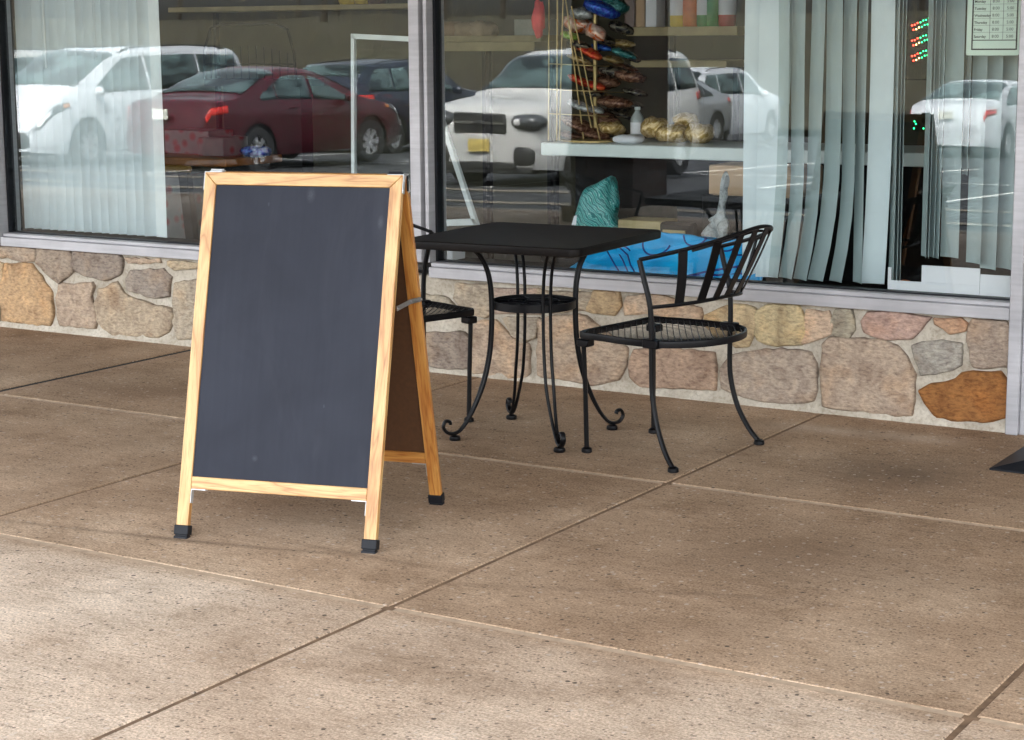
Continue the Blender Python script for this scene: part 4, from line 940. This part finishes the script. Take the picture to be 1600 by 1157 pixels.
# ================================================================ CHAIRS
def make_chair(loc, rz, label, far=False):
    c = empty('patio_chair', loc, rz, label=label, cat='chair', group='wrought iron patio chairs')
    outl = [(.215, -.215), (.218, 0), (.215, .215), (.10, .238), (0, .250), (-.10, .245), (-.17, .215), (-.225, .15), (-.255, .07), (-.262, 0), (-.255, -.07), (-.225, -.15), (-.17, -.215), (-.10, -.245), (0, -.250), (.10, -.238)]
    pts = smooth_path([(x, y, 0) for x, y in outl]+[(outl[0][0], outl[0][1], 0)], 3)[:-1]
    def dip(x, y): return .418-.014*max(0, 1-(x*x+y*y)/.05)
    m = MB(); n = len(pts)
    rg = [(1.0, .424), (1.005, .418), (1.0, .402), (.972, .402), (.962, .420), (.978, .4255)]; vs = []
    for s_, z in rg: vs += [V((p.x*s_, p.y*s_, z+.012*max(0, (p.x-.1)/.1)*0)) for p in pts]
    K = len(rg); m.add(vs, [[k*n+i, k*n+(i+1) % n, ((k+1) % K)*n+(i+1) % n, ((k+1) % K)*n+i] for k in range(K) for i in range(n)])
    for s in (-1, 1): m.box((.175, s*.205-.022, .372), (.222, s*.205+.022, .398), 0, .004); m.box((-.13, s*.235-.018, .399), (-.07, s*.235+.018, .428), 0, .003)
    m.build('seat_frame', mBlack, c, smooth=True)
    m = MB(); poly = [(p.x*.965, p.y*.965) for p in pts]
    for sg in (-1, 1):
        d = V((-.59, .81*sg, 0)).normalized(); nr = V((-d.y, d.x, 0))
        for i in range(-30, 31):
            o_ = nr*(i*.021); ts = []
            for j in range(len(poly)):
                ax, ay = poly[j]; bx, by = poly[(j+1) % len(poly)]; ex, ey = bx-ax, by-ay
                den = d.x*ey-d.y*ex
                if abs(den) < 1e-9: continue
                t = ((ax-o_.x)*ey-(ay-o_.y)*ex)/den; u = ((ax-o_.x)*d.y-(ay-o_.y)*d.x)/den
                if 0 <= u < 1: ts.append(t)
            if len(ts) >= 2:
                t0, t1 = min(ts), max(ts); w = nr*.0013; h = V((0, 0, .0008)); S = 6; P_ = []
                for k in range(S+1):
                    q = o_+d*(t0+(t1-t0)*k/S); P_.append(V((q.x, q.y, dip(q.x, q.y)+(0 if sg > 0 else -.0012))))
                vs = []
                for q in P_: vs += [q-w-h, q+w-h, q+w+h, q-w+h]
                m.add(vs, [[k*4+e, k*4+(e+1) % 4, (k+1)*4+(e+1) % 4, (k+1)*4+e] for k in range(S) for e in range(4)])
    m.build('seat_mesh', mBlack, c)
    for s in (-1, 1):
        m = MB(); m.tube([(.205, s*.208, .40), (.200, s*.203, .2), (.197, s*.200, .012)], .0085, 8); m.lathe([(.010, .02), (.018, .014), (.019, .003), (.016, 0)], 14, (.197, s*.200, 0)); m.build('front_leg', mBlack, c, smooth=True)
        m = MB(); m.tube(smooth_path([(-.052, s*.243, .690), (-.070, s*.243, .63), (-.093, s*.242, .55), (-.100, s*.240, .47), (-.100, s*.238, .35), (-.104, s*.238, .24), (-.128, s*.244, .14), (-.168, s*.256, .06), (-.207, s*.266, .012)]), .0085, 8, flat=1.2); m.lathe([(.010, .02), (.018, .014), (.019, .003), (.016, 0)], 14, (-.208, s*.266, 0)); m.build('rear_leg', mBlack, c, smooth=True)
    def top(t): return V((-.052-.315*(1-abs(t)**2.8), .243*t*(1+.10*(1-t*t)), .690+.108*(1-t*t)))
    def low(t): return V((-.095-.140*(1-abs(t)**2.8), .242*t, .535+.022*(1-t*t)))
    m = MB(); m.tube([top(-1+k/14) for k in range(29)], .0068, 8)
    m.tube([top(-.72+k*.06)+V((.022, 0, -.016)) for k in range(25)], .005, 6)
    m.tube([low(-1+k/14) for k in range(29)], .0065, 8); m.build('back_rails', mBlack, c, smooth=True)
    for i in range(7):
        t = -.77+i*.255; a, b = low(t), top(min(.86, t+.10*(1-t*t))); m = MB(); sd = (low(t+.01)-low(t-.01)).normalized(); nr = sd.cross(b-a).normalized()*.002; w = sd*.0155
        P_ = [a.lerp(b, k/6)+V((-.004*math.sin(math.pi*k/6), 0, 0)) for k in range(7)]; vs = []
        for q in P_: vs += [q-w-nr, q+w-nr, q+w+nr, q-w+nr]
        m.add(vs, [[k*4+e, k*4+(e+1) % 4, (k+1)*4+(e+1) % 4, (k+1)*4+e] for k in range(6) for e in range(4)]+[[0, 1, 2, 3], [24, 25, 26, 27]])
        m.build('back_slat', mBlack, c)
    return c
ch1 = make_chair((-2.885, -.878, 0), R(172.5), 'black iron patio chair with slatted back standing right of the table')
ch2 = make_chair((-3.985, -.960, 0), R(-15), 'black iron patio chair left of the table, mostly hidden by the chalkboard')
# black base at the right edge
pb = empty('stanchion', (-1.43, -.40, 0), label='black weighted post base cut off by the right edge of the photo', cat='stanchion')
m = MB(); b_ = .0; vs = []
for h, z in ((.40, 0), (.40, .006), (.12, .085), (.04, .10)): vs += [V((sx*h, sy*h*.55, z)) for sx, sy in ((-1, -1), (1, -1), (1, 1), (-1, 1))]
m.add(vs, [[k*4+i, k*4+(i+1) % 4, (k+1)*4+(i+1) % 4, (k+1)*4+i] for k in range(3) for i in range(4)]+[[0, 1, 2, 3], [12, 13, 14, 15]])
m.build('base', mRub, pb)
m = MB(); m.tube([(0, 0, .1), (0, 0, 1.0)], .03, 16); m.build('post', mRub, pb, smooth=True)
# ================================================================ CARS (in the parking lot behind the camera, mirrored in the glass)
def paint(name, col, metal=.0):
    k = N(name); k.set(Base_Color=col, Roughness=.35, Metallic=metal); k.b.inputs['Coat Weight'].default_value = .35; k.b.inputs['Coat Roughness'].default_value = .08; k.b.inputs['Specular IOR Level'].default_value = .3
    return k.m
kg = N('car_glass'); kg.set(Base_Color=kg.ramp(kg.noise(kg.coord((1, 1, 2.5)), 1.6, 2), [(.42, (.012, .02, .022)), (.58, (.07, .11, .11))]), Roughness=.05); kg.b.inputs['Specular IOR Level'].default_value = .32; mCG = kg.m
mTy = plain('tyre_rubber', (.02, .02, .021), .8); mRim = plain('alloy_rim', (.55, .56, .57), .35, .6)
mHL = N('headlight_lens').set(Base_Color=(.07, .075, .08), Roughness=.12, Metallic=.2).m
mHB = N('headlight_bulb').set(Base_Color=(.8, .8, .78), Roughness=.15, Metallic=.2).m
mTLr = N('tail_lens').set(Base_Color=(.45, .02, .015), Roughness=.15).m
mAmb = N('amber_lens').set(Base_Color=(.6, .2, .03), Roughness=.15).m
mChr = plain('chrome', (.7, .7, .7), .15, 1.0); mBkP = plain('black_trim', (.02, .02, .02), .5); mPl = plain('yellow_plate', (.55, .42, .12), .5); mPlW = plain('pale_plate', (.6, .6, .52), .5)
SPEC = {
 'sedan': dict(L=4.75, W=1.80, wb=2.72, wr=.325, top=[(-2.375, .62), (-2.33, .93), (-2.2, 1.06), (-1.75, 1.10), (-.95, 1.40), (-.45, 1.465), (.1, 1.455), (.5, 1.38), (1.25, 1.02), (1.9, .90), (2.2, .78), (2.33, .62), (2.375, .45)], belt=[(-2.375, .95), (-1.7, 1.0), (1.2, .93), (2.0, .86), (2.375, .5)], cab=(-1.72, 1.18), roof=(-.72, .35), panes=[(-1.25, -.88), (-.84, -.02), (.06, .98)]),
 'minivan': dict(L=5.08, W=1.98, wb=3.03, wr=.34, top=[(-2.54, .7), (-2.50, 1.15), (-2.38, 1.6), (-2.15, 1.74), (-1.0, 1.78), (.3, 1.76), (.75, 1.68), (1.75, 1.16), (2.2, 1.0), (2.46, .78), (2.54, .5)], belt=[(-2.54, 1.12), (-1.0, 1.08), (1.5, 1.03), (2.1, .95), (2.54, .55)], cab=(-2.42, 1.72), roof=(-2.2, .62), panes=[(-2.15, -1.15), (-1.1, .02), (.08, 1.28)]),
 'crossover': dict(L=4.62, W=1.80, wb=2.64, wr=.35, top=[(-2.31, .75), (-2.27, 1.15), (-2.05, 1.58), (-1.8, 1.68), (-.6, 1.73), (.1, 1.71), (.5, 1.62), (1.2, 1.16), (1.8, 1.10), (2.12, 1.05), (2.26, .97), (2.31, .70)], belt=[(-2.31, 1.12), (-1.0, 1.08), (1.15, 1.03), (2.0, .98), (2.31, .7)], cab=(-2.2, 1.15), roof=(-1.85, .38), panes=[(-1.95, -1.28), (-1.22, -.22), (-.14, .82)]),
}
def lin(T, x):
    if x <= T[0][0]: return T[0][1]
    for (a, za), (b, zb) in zip(T, T[1:]):
        if x <= b:
            t = (x-a)/(b-a); return za+(zb-za)*t
    return T[-1][1]
def car(label, kind, pm, xv, yv, face, group='cars in the parking lot', plate=None, tint=None):
    S = SPEC[kind]; L, W, wb, wr = S['L'], S['W'], S['wb'], S['wr']; hw = W/2
    o = empty('parked_'+('car' if kind == 'sedan' else kind), (xv, -yv, lotz(-yv)), R(90) if face == 'shop' else R(-90), label=label, cat='minivan' if kind == 'minivan' else 'car', group=group)
    smt = lambda T, x: (lin(T, x-.07)+2*lin(T, x)+lin(T, x+.07))/4
    fx = lambda i: wb/2*i
    def sec(x, s):
        zt = smt(S['top'], x); be = min(smt(S['belt'], x), zt-.025); zb = .24; ww = hw
        e = (abs(x)-(L/2-.65))/.65
        if e > 0: ww = hw*(1-.20*e*e); zb = .24+.06*e
        ar = 0
        for i in (-1, 1):
            dx = abs(x-fx(i)); RR = wr+.055
            if dx < RR: ar = max(ar, wr+math.sqrt(RR*RR-dx*dx))
        z0 = max(zb, ar); cab = min(1, max(0, (zt-be-.06)/.35)); wrf = ww*(.94-.17*cab)
        P_ = [(ww*.95 if not ar else ww*.99, z0), (ww*.995, max(z0+.01, .42)), (ww, max(z0+.02, .60)), (ww*.985, max(z0+.03, be-.12)), (ww*.95, be), (wrf, zt-.035-.03*cab), (wrf*.86, zt-.008), (wrf*.5, zt+.012), (0, zt+.018)]
        n = len(P_)-1; f = s*n; i = min(n-1, int(f)); t = f-i
        return V((x, P_[i][0]*(1-t)+P_[i+1][0]*t, P_[i][1]*(1-t)+P_[i+1][1]*t))
    m = MB(); NX, NS = 130, 24
    for sg in (-1, 1):
        m.grid(lambda u, v: (lambda p: V((p.x, p.y*sg, p.z)))(sec(-L/2+L*u, v)), NX, NS, 0, flip=sg > 0)
        for xe in (-L/2, L/2):
            m.grid(lambda u, v: (lambda p: V((xe+(1 if xe > 0 else -1)*.035*(1-u)*math.sin(min(1, v*1.3)*math.pi), p.y*sg*u, p.z)))(sec(xe, v)), 6, NS, 0, flip=(sg > 0) == (xe > 0))
    m.box((-L/2+.25, -hw*.75, .22), (L/2-.25, hw*.75, .62), 1)
    for i in (-1, 1): m.box((fx(i)-wr-.05, -hw*.93, .3), (fx(i)+wr+.05, hw*.93, wr*2+.03), 1)
    m.build('body', [pm, mBkP], o, smooth=True, recalc=False)
    nps = 8
    def patch(name, xa, xb, sa, sb, mat, sides=(-1, 1), off=.006, nx=10, ns=3, xs=None):
        for sg in sides:
            q = MB()
            def fn(u, v):
                x = xa+(xb-xa)*u; s_ = sa+(sb-sa)*v
                if xs: x = xs(u, v)
                p = sec(x, s_); px_ = sec(min(L/2, x+.02), s_)-sec(max(-L/2, x-.02), s_); pv = sec(x, min(1, s_+.02))-sec(x, max(0, s_-.02))
                nn = px_.cross(pv); nn = nn.normalized() if nn.length > 1e-9 else V((0, 1, 0))
                if nn.y < 0 or (abs(nn.y) < .2 and nn.z < 0): nn = -nn
                p = p+nn*off; return V((p.x, p.y*sg, p.z))
            q.sheet(fn, nx, ns, .006); q.build(name, mat, o, smooth='all')
    W0, W1 = 4.12/nps, 4.9/nps
    for xa, xb in S['panes']:
        ra, rb = S['roof']; ca, cb = S['cab']
        def xs(u, v, xa=xa, xb=xb):
            x = xa+(xb-xa)*u
            lo = ca+(ra-ca)*v+.12; hi = cb+(rb-cb)*v-.10
            return min(max(x, lo), hi)
        patch('side_window', xa, xb, W0, W1, mCG, xs=xs, nx=12, ns=5)
    q = MB(); ra, rb = S['roof']; ca, cb = S['cab']
    for nm, x0, x1 in (('windshield', rb+.02, cb-.06), ('rear_window', ra-.02, ca+.08)):
        q = MB()
        def fn(u, v):
            x = x0+(x1-x0)*v; t = u*2-1; s_ = 1-abs(t)*(1-5.15/nps); p = sec(x, s_); return V((p.x, math.copysign(p.y, t), p.z+.012))
        q.sheet(fn, 14, 8, .006); q.build(nm, mCG, o, smooth='all')
    for i in (-1, 1):
        for sg in (-1, 1):
            wo_ = bpy.data.objects.new('wheel', None)
            rot = M.Rotation(R(-90)*sg, 3, 'X'); y = sg*(hw-.11)
            q = MB(); q.lathe([(wr*.62, -.10), (wr*.93, -.105), (wr, -.07), (wr, .07), (wr*.93, .105), (wr*.62, .10), (wr*.60, .0), (wr*.62, -.10)], 28, (fx(i), y, wr), 0, rot); w_ = q.build('wheel', mTy, o, smooth=True)
            q = MB(); q.lathe([(wr*.64, .03), (wr*.66, .095), (wr*.62, .09), (wr*.60, .03)], 28, (fx(i), y, wr), 0, rot); q.lathe([(.0, .06), (.065, .085), (.07, .03)], 12, (fx(i), y, wr), 0, rot); q.lathe([(wr*.63, .02), (.001, .02)], 20, (fx(i), y, wr), 1, rot)
            for k in range(7):
                a = k*2*math.pi/7; R3 = rot @ M.Rotation(a, 3, 'Z')
                pts = [R3 @ V(p) for p in ((.03, -.028, .078), (wr*.63, -.040, .088), (wr*.63, .040, .088), (.03, .028, .078), (.03, -.028, .04), (wr*.63, -.040, .05), (wr*.63, .040, .05), (.03, .028, .04))]
                c_ = V((fx(i), y, wr)); q.add([c_+p for p in pts], [[0, 1, 2, 3], [4, 5, 6, 7], [0, 1, 5, 4], [1, 2, 6, 5], [2, 3, 7, 6], [3, 0, 4, 7]])
            q.build('rim', [mRim, mBkP], w_, smooth=True)
    hz = {'sedan': (3.15, 3.95), 'minivan': (3.1, 3.95), 'crossover': (3.05, 3.95)}[kind]
    if kind != 'crossover': patch('headlight', L/2-.62, L/2-.08, hz[0]/nps, hz[1]/nps, mHL, xs=lambda u, v: L/2-.06-(.60-.12*(1-v))*(1-u))
    if kind != 'crossover': patch('indicator', L/2-.60, L/2-.5, hz[0]/nps+.03, hz[1]/nps-.02, mAmb, off=.012, xs=lambda u, v: L/2-.56-(.10)*(1-u))
    if kind != 'crossover': patch('headlamp_bulb', L/2-.4, L/2-.2, hz[0]/nps+.03, hz[1]/nps-.02, mHB, off=.012, xs=lambda u, v: L/2-.16-(.22)*(1-u), nx=4)
    patch('tail_light', -L/2+.05, -L/2+.42, 3.1/nps, 3.98/nps, mTLr)
    zt = smt(S['top'], L/2-.12)
    g0, g1 = zt-.26, zt-.07
    q = MB(); X = L/2+.02; ex = .03 if kind == 'crossover' else 0; q.box((X-.03, -hw*.42, g0-ex), (X+.025, hw*.42, g1+ex), 0, .02)
    if kind == 'crossover': q.box((X-.04, -hw*.80, .245), (X+.012, hw*.80, .33), 1, .01)
    for k in range(3): q.box((X+.0255, -hw*.41, g0+.02+k*.055), (X+.032, hw*.41, g0+.032+k*.055), 1)
    if kind == 'crossover':
        q.box((X+.0326, -hw*.40, (g0+g1)/2-.012), (X+.042, hw*.40, (g0+g1)/2+.022), 2); q.ell((X+.045, 0, (g0+g1)/2), (.01, .085, .045), 16, 1)
    q.build('grille', [mBkP, mChr if kind != 'crossover' else mBkP, mChr], o, smooth=True)
    q = MB(); q.box((X-.05, -hw*.55, .30), (X+.03, hw*.55, .38), 0, .01)
    for s in (-1, 1): q.ell((X-.05, s*hw*.66, .46), (.07, .15, .12), 14, e=.6)
    q.build('lower_intake', mBkP, o, smooth=True)
    if kind == 'crossover':
        for s in (-1, 1):
            q = MB(); q.box((X+.0, s*hw*.68-.10, .43), (X+.012, s*hw*.68+.10, .445)); q.build('fog_trim', mChr, o)
            q = MB(); q.ell((X-.13, s*hw*.70, (g0+g1)/2+.03), (.18, .215, .105), 20, e=.8); hl = q.build('headlight', mHL, o, smooth=True)
            for dx in (-.07, .05):
                q = MB(); q.ell((X+.038-max(0, dx)*.5, s*(hw*.70+dx), (g0+g1)/2+.03), (.03, .05, .05), 12); q.build('headlamp_bulb', mHB, hl, smooth=True)
    for s, X_, z in ((1, X+.036, .50), (-1, -L/2-.05, .86 if kind != 'sedan' else .80)):
        q = MB(); q.box((min(X_, X_+s*.008), -.155, z), (max(X_, X_+s*.008), .155, z+.15), 0, .002); q.build('licence_plate', plate or mPlW, o)
    for s in (-1, 1):
        b0 = sec(cb-.42, 4.0/nps); q = MB(); q.ell((cb-.42, s*(b0.y+.11), b0.z+.08), (.07, .11, .075), 12, e=.8); q.build('wing_mirror', pm, o, smooth=True)
        for x in ((-.55, .45) if kind != 'minivan' else (-.75, .35)):
            q = MB(); pz = sec(x, 3.4/nps); q.box((x-.09, s*(pz.y+.004)-.012, pz.z-.012), (x+.09, s*(pz.y+.004)+.012, pz.z+.014), 0, .006); q.build('door_handle', pm, o)
            q = MB(); pz0 = sec(x+.13, .3)
            q.sheet(lambda u, v: (lambda p: V((p.x, s*(p.y+.002), p.z)))(sec(x-.16+.006*u, .15+.34*v)), 1, 6, .003); q.build('door_seam', mBkP, o)
    if kind != 'sedan':
        q = MB()
        for s in (-1, 1): q.tube([sec(ra+.25+(rb-ra-.35)*k/8, 5.6/nps)*1+V((0, 0, .045 if 0 < k < 8 else .0)) if s > 0 else (lambda p: V((p.x, -p.y, p.z+(.045 if 0 < k < 8 else 0))))(sec(ra+.25+(rb-ra-.35)*k/8, 5.6/nps)) for k in range(9)], .014, 6)
        q.build('roof_rail', mBkP, o)
    return o
pWh = paint('white_paint', (.52, .54, .56)); pMa = paint('maroon_paint', (.055, .003, .009), .0); pNv = paint('dark_blue_paint', (.015, .022, .04), .2); pSi = paint('silver_paint', (.42, .44, .45), .6); pGr = paint('grey_paint', (.16, .18, .20), .3); pWc = paint('cream_white_paint', (.50, .50, .48))
car('white minivan nose to the shop, mirrored in the left window', 'minivan', pWh, -21.15, 15.45, 'shop')
car('maroon sedan parked tail to the shop beside the white minivan', 'sedan', pMa, -18.15, 15.75, 'away')
car('white crossover with black grille mirrored in the right window, nose to the shop', 'crossover', pWc, -12.4, 15.0, 'shop', plate=mPl)
car('cream car cut off at the far left of the reflections', 'crossover', pWc, -24.2, 15.3, 'shop')
car('dark blue crossover parked behind the nose of the maroon sedan', 'crossover', pNv, -21.1, 23.2, 'away', plate=mPlW)
car('grey sedan in the second row left of the white crossover with black grille', 'sedan', pGr, -18.5, 24.3, 'shop')
car('silver sedan half hidden behind the white crossover', 'sedan', pSi, -18.3, 28.5, 'shop')
car('white sedan seen from behind in the reflection among the blinds', 'sedan', pWh, -11.8, 30.5, 'away')
car('second white crossover farther off, right behind the nearer white one', 'crossover', pWh, -18.6, 32.0, 'away')
#car('grey crossover mirrored faintly in the blinds', 'crossover', pGr, -13.4, 26.5, 'shop')
# ================================================================ TREES on the bank
mBark = plain('tree_bark', (.045, .035, .026), .95, 0, .3, 8, .5)
def tree_mesh(seed):
    r = random.Random(seed); tr, cr = MB(), MB(); H = r.uniform(9, 13)
    pts = [V((0, 0, -.5))]; 
    for k in range(7): pts.append(V((r.uniform(-.15, .15)*k*.5, r.uniform(-.15, .15)*k*.5, H*.7*(k+1)/7)))
    tr.tube(pts, [.15-.016*k for k in range(8)], 8)
    def br(p, d, L, rad, lev):
        q = [p]
        for k in range(3): d = (d+V((r.uniform(-.25, .25), r.uniform(-.25, .25), r.uniform(-.05, .2)))).normalized(); q.append(q[-1]+d*L/3)
        cr.tube(q, [rad, rad*.75, rad*.5, rad*.28], 4)
        if lev < 3:
            for k in range(4): a = r.choice(q[1:]); br(a, (d+V((r.uniform(-1, 1), r.uniform(-1, 1), r.uniform(-.3, .7)))).normalized(), L*.6, rad*.5, lev+1)
    for i in range(13):
        t = r.uniform(.22, 1); k = int(t*6.9); p = pts[k].lerp(pts[min(7, k+1)], t*7-k if k < 7 else 0); a = r.uniform(0, 6.28)
        br(p, V((math.cos(a), math.sin(a), r.uniform(.2, .9))).normalized(), H*.33*(1.15-t*.5), .07, 1)
    return tr, cr
protos = []
for s in (1, 2, 3):
    tr, cr = tree_mesh(s); protos.append((tr, cr, None))
meshes = []
r2 = random.Random(5); tn = 0
where = ['far left of the bank', 'left of the bank', 'centre of the bank', 'right of the bank']
for i in range(26):
    d = r2.uniform(.5, .9); u = (i+.5+r2.uniform(-.3, .3))/26*.62+.16; p = bank(u, d); k = i % 3
    o = empty('bare_tree', (p.x, p.y, p.z-.1), r2.uniform(0, 6.28), label='bare winter tree standing on the grass bank beyond the parking lot', cat='tree', group='bare trees on the bank')
    if len(meshes) <= k:
        a = protos[k][0].build('trunk', mBark, o, smooth='all', recalc=False); b = protos[k][1].build('crown', mBark, o, recalc=False); meshes.append((a.data, b.data))
    else:
        for nm, me in zip(('trunk', 'crown'), meshes[k]):
            q = bpy.data.objects.new(nm, me); C.objects.link(q); q.parent = o
    o.scale = (1, 1, r2.uniform(.85, 1.15))
bs = MB(); r3 = random.Random(11)
for i in range(3000):
    u, d = r3.uniform(.1, .85), r3.uniform(.2, .8); p = bank(u, d); h = r3.uniform(.4, 1.7); a = V((r3.uniform(-.5, .5), r3.uniform(-.5, .5), 0)); w_ = r3.uniform(.008, .022)
    q = p+V((0, 0, h*.5))+a*h*.4; t = p+V((0, 0, h))+a*h*r3.uniform(.5, 1.2)
    bs.add([p-V((w_, 0, 0)), p+V((w_, 0, 0)), q+V((w_*.7, w_, 0)), q-V((w_*.7, 0, 0)), t, t+V((w_, 0, -.05))], [[0, 1, 2, 3], [3, 2, 5, 4]])
    for k in range(3):
        e = q+V((r3.uniform(-.5, .5), r3.uniform(-.5, .5), r3.uniform(.1, .7)))*h*.5; bs.add([q, q+V((w_, w_, 0)), e], [[0, 1, 2]])
tag(bs.build('brushwood', plain('dry_twigs', (.075, .062, .034), .95, 0, .5, .6), recalc=False), 'leafless brushwood covering the grass bank', 'brushwood', kind='stuff')
# ================================================================ LIGHT AND CAMERA
SUN_EL, SUN_AZ = R(50), R(18)
w = bpy.data.worlds.new('World'); bpy.context.scene.world = w; w.use_nodes = True
nt = w.node_tree; bg = nt.nodes['Background']; sky = nt.nodes.new('ShaderNodeTexSky'); sky.sky_type = 'NISHITA'; sky.sun_disc = False
sky.sun_elevation = SUN_EL; sky.sun_rotation = SUN_AZ; sky.air_density = 1.0; sky.dust_density = 6.0; sky.ozone_density = .6
hs_ = nt.nodes.new('ShaderNodeHueSaturation'); hs_.inputs['Saturation'].default_value = .3; nt.links.new(sky.outputs[0], hs_.inputs['Color']); nt.links.new(hs_.outputs[0], bg.inputs[0]); bg.inputs[1].default_value = .15
sd = bpy.data.lights.new('sun', 'SUN'); sd.energy = .9; sd.angle = R(25); sd.color = (1, .95, .88)
so = bpy.data.objects.new('sun', sd); C.objects.link(so)
to_sun = V((math.sin(SUN_AZ)*math.cos(SUN_EL), math.cos(SUN_AZ)*math.cos(SUN_EL), math.sin(SUN_EL)))
so.rotation_euler = to_sun.to_track_quat('Z', 'Y').to_euler()
cd = bpy.data.cameras.new('camera'); cam = bpy.data.objects.new('camera', cd); C.objects.link(cam)
mat = M(((Rt.x, Up.x, -Fw.x, O.x), (Rt.y, Up.y, -Fw.y, O.y), (Rt.z, Up.z, -Fw.z, O.z), (0, 0, 0, 1)))
cam.matrix_world = mat; cd.sensor_width = 36; cd.lens = FPX/1600*36; cd.shift_y = -45/1600; cd.clip_end = 2000; cd.clip_start = .05
sc = bpy.context.scene; sc.camera = cam
sc.view_settings.view_transform = 'Standard'; sc.view_settings.look = 'None'; sc.view_settings.gamma = 1; sc.view_settings.exposure = 3.95
sc.cycles.max_bounces = 8; sc.cycles.transparent_max_bounces = 16; sc.cycles.use_denoising = True
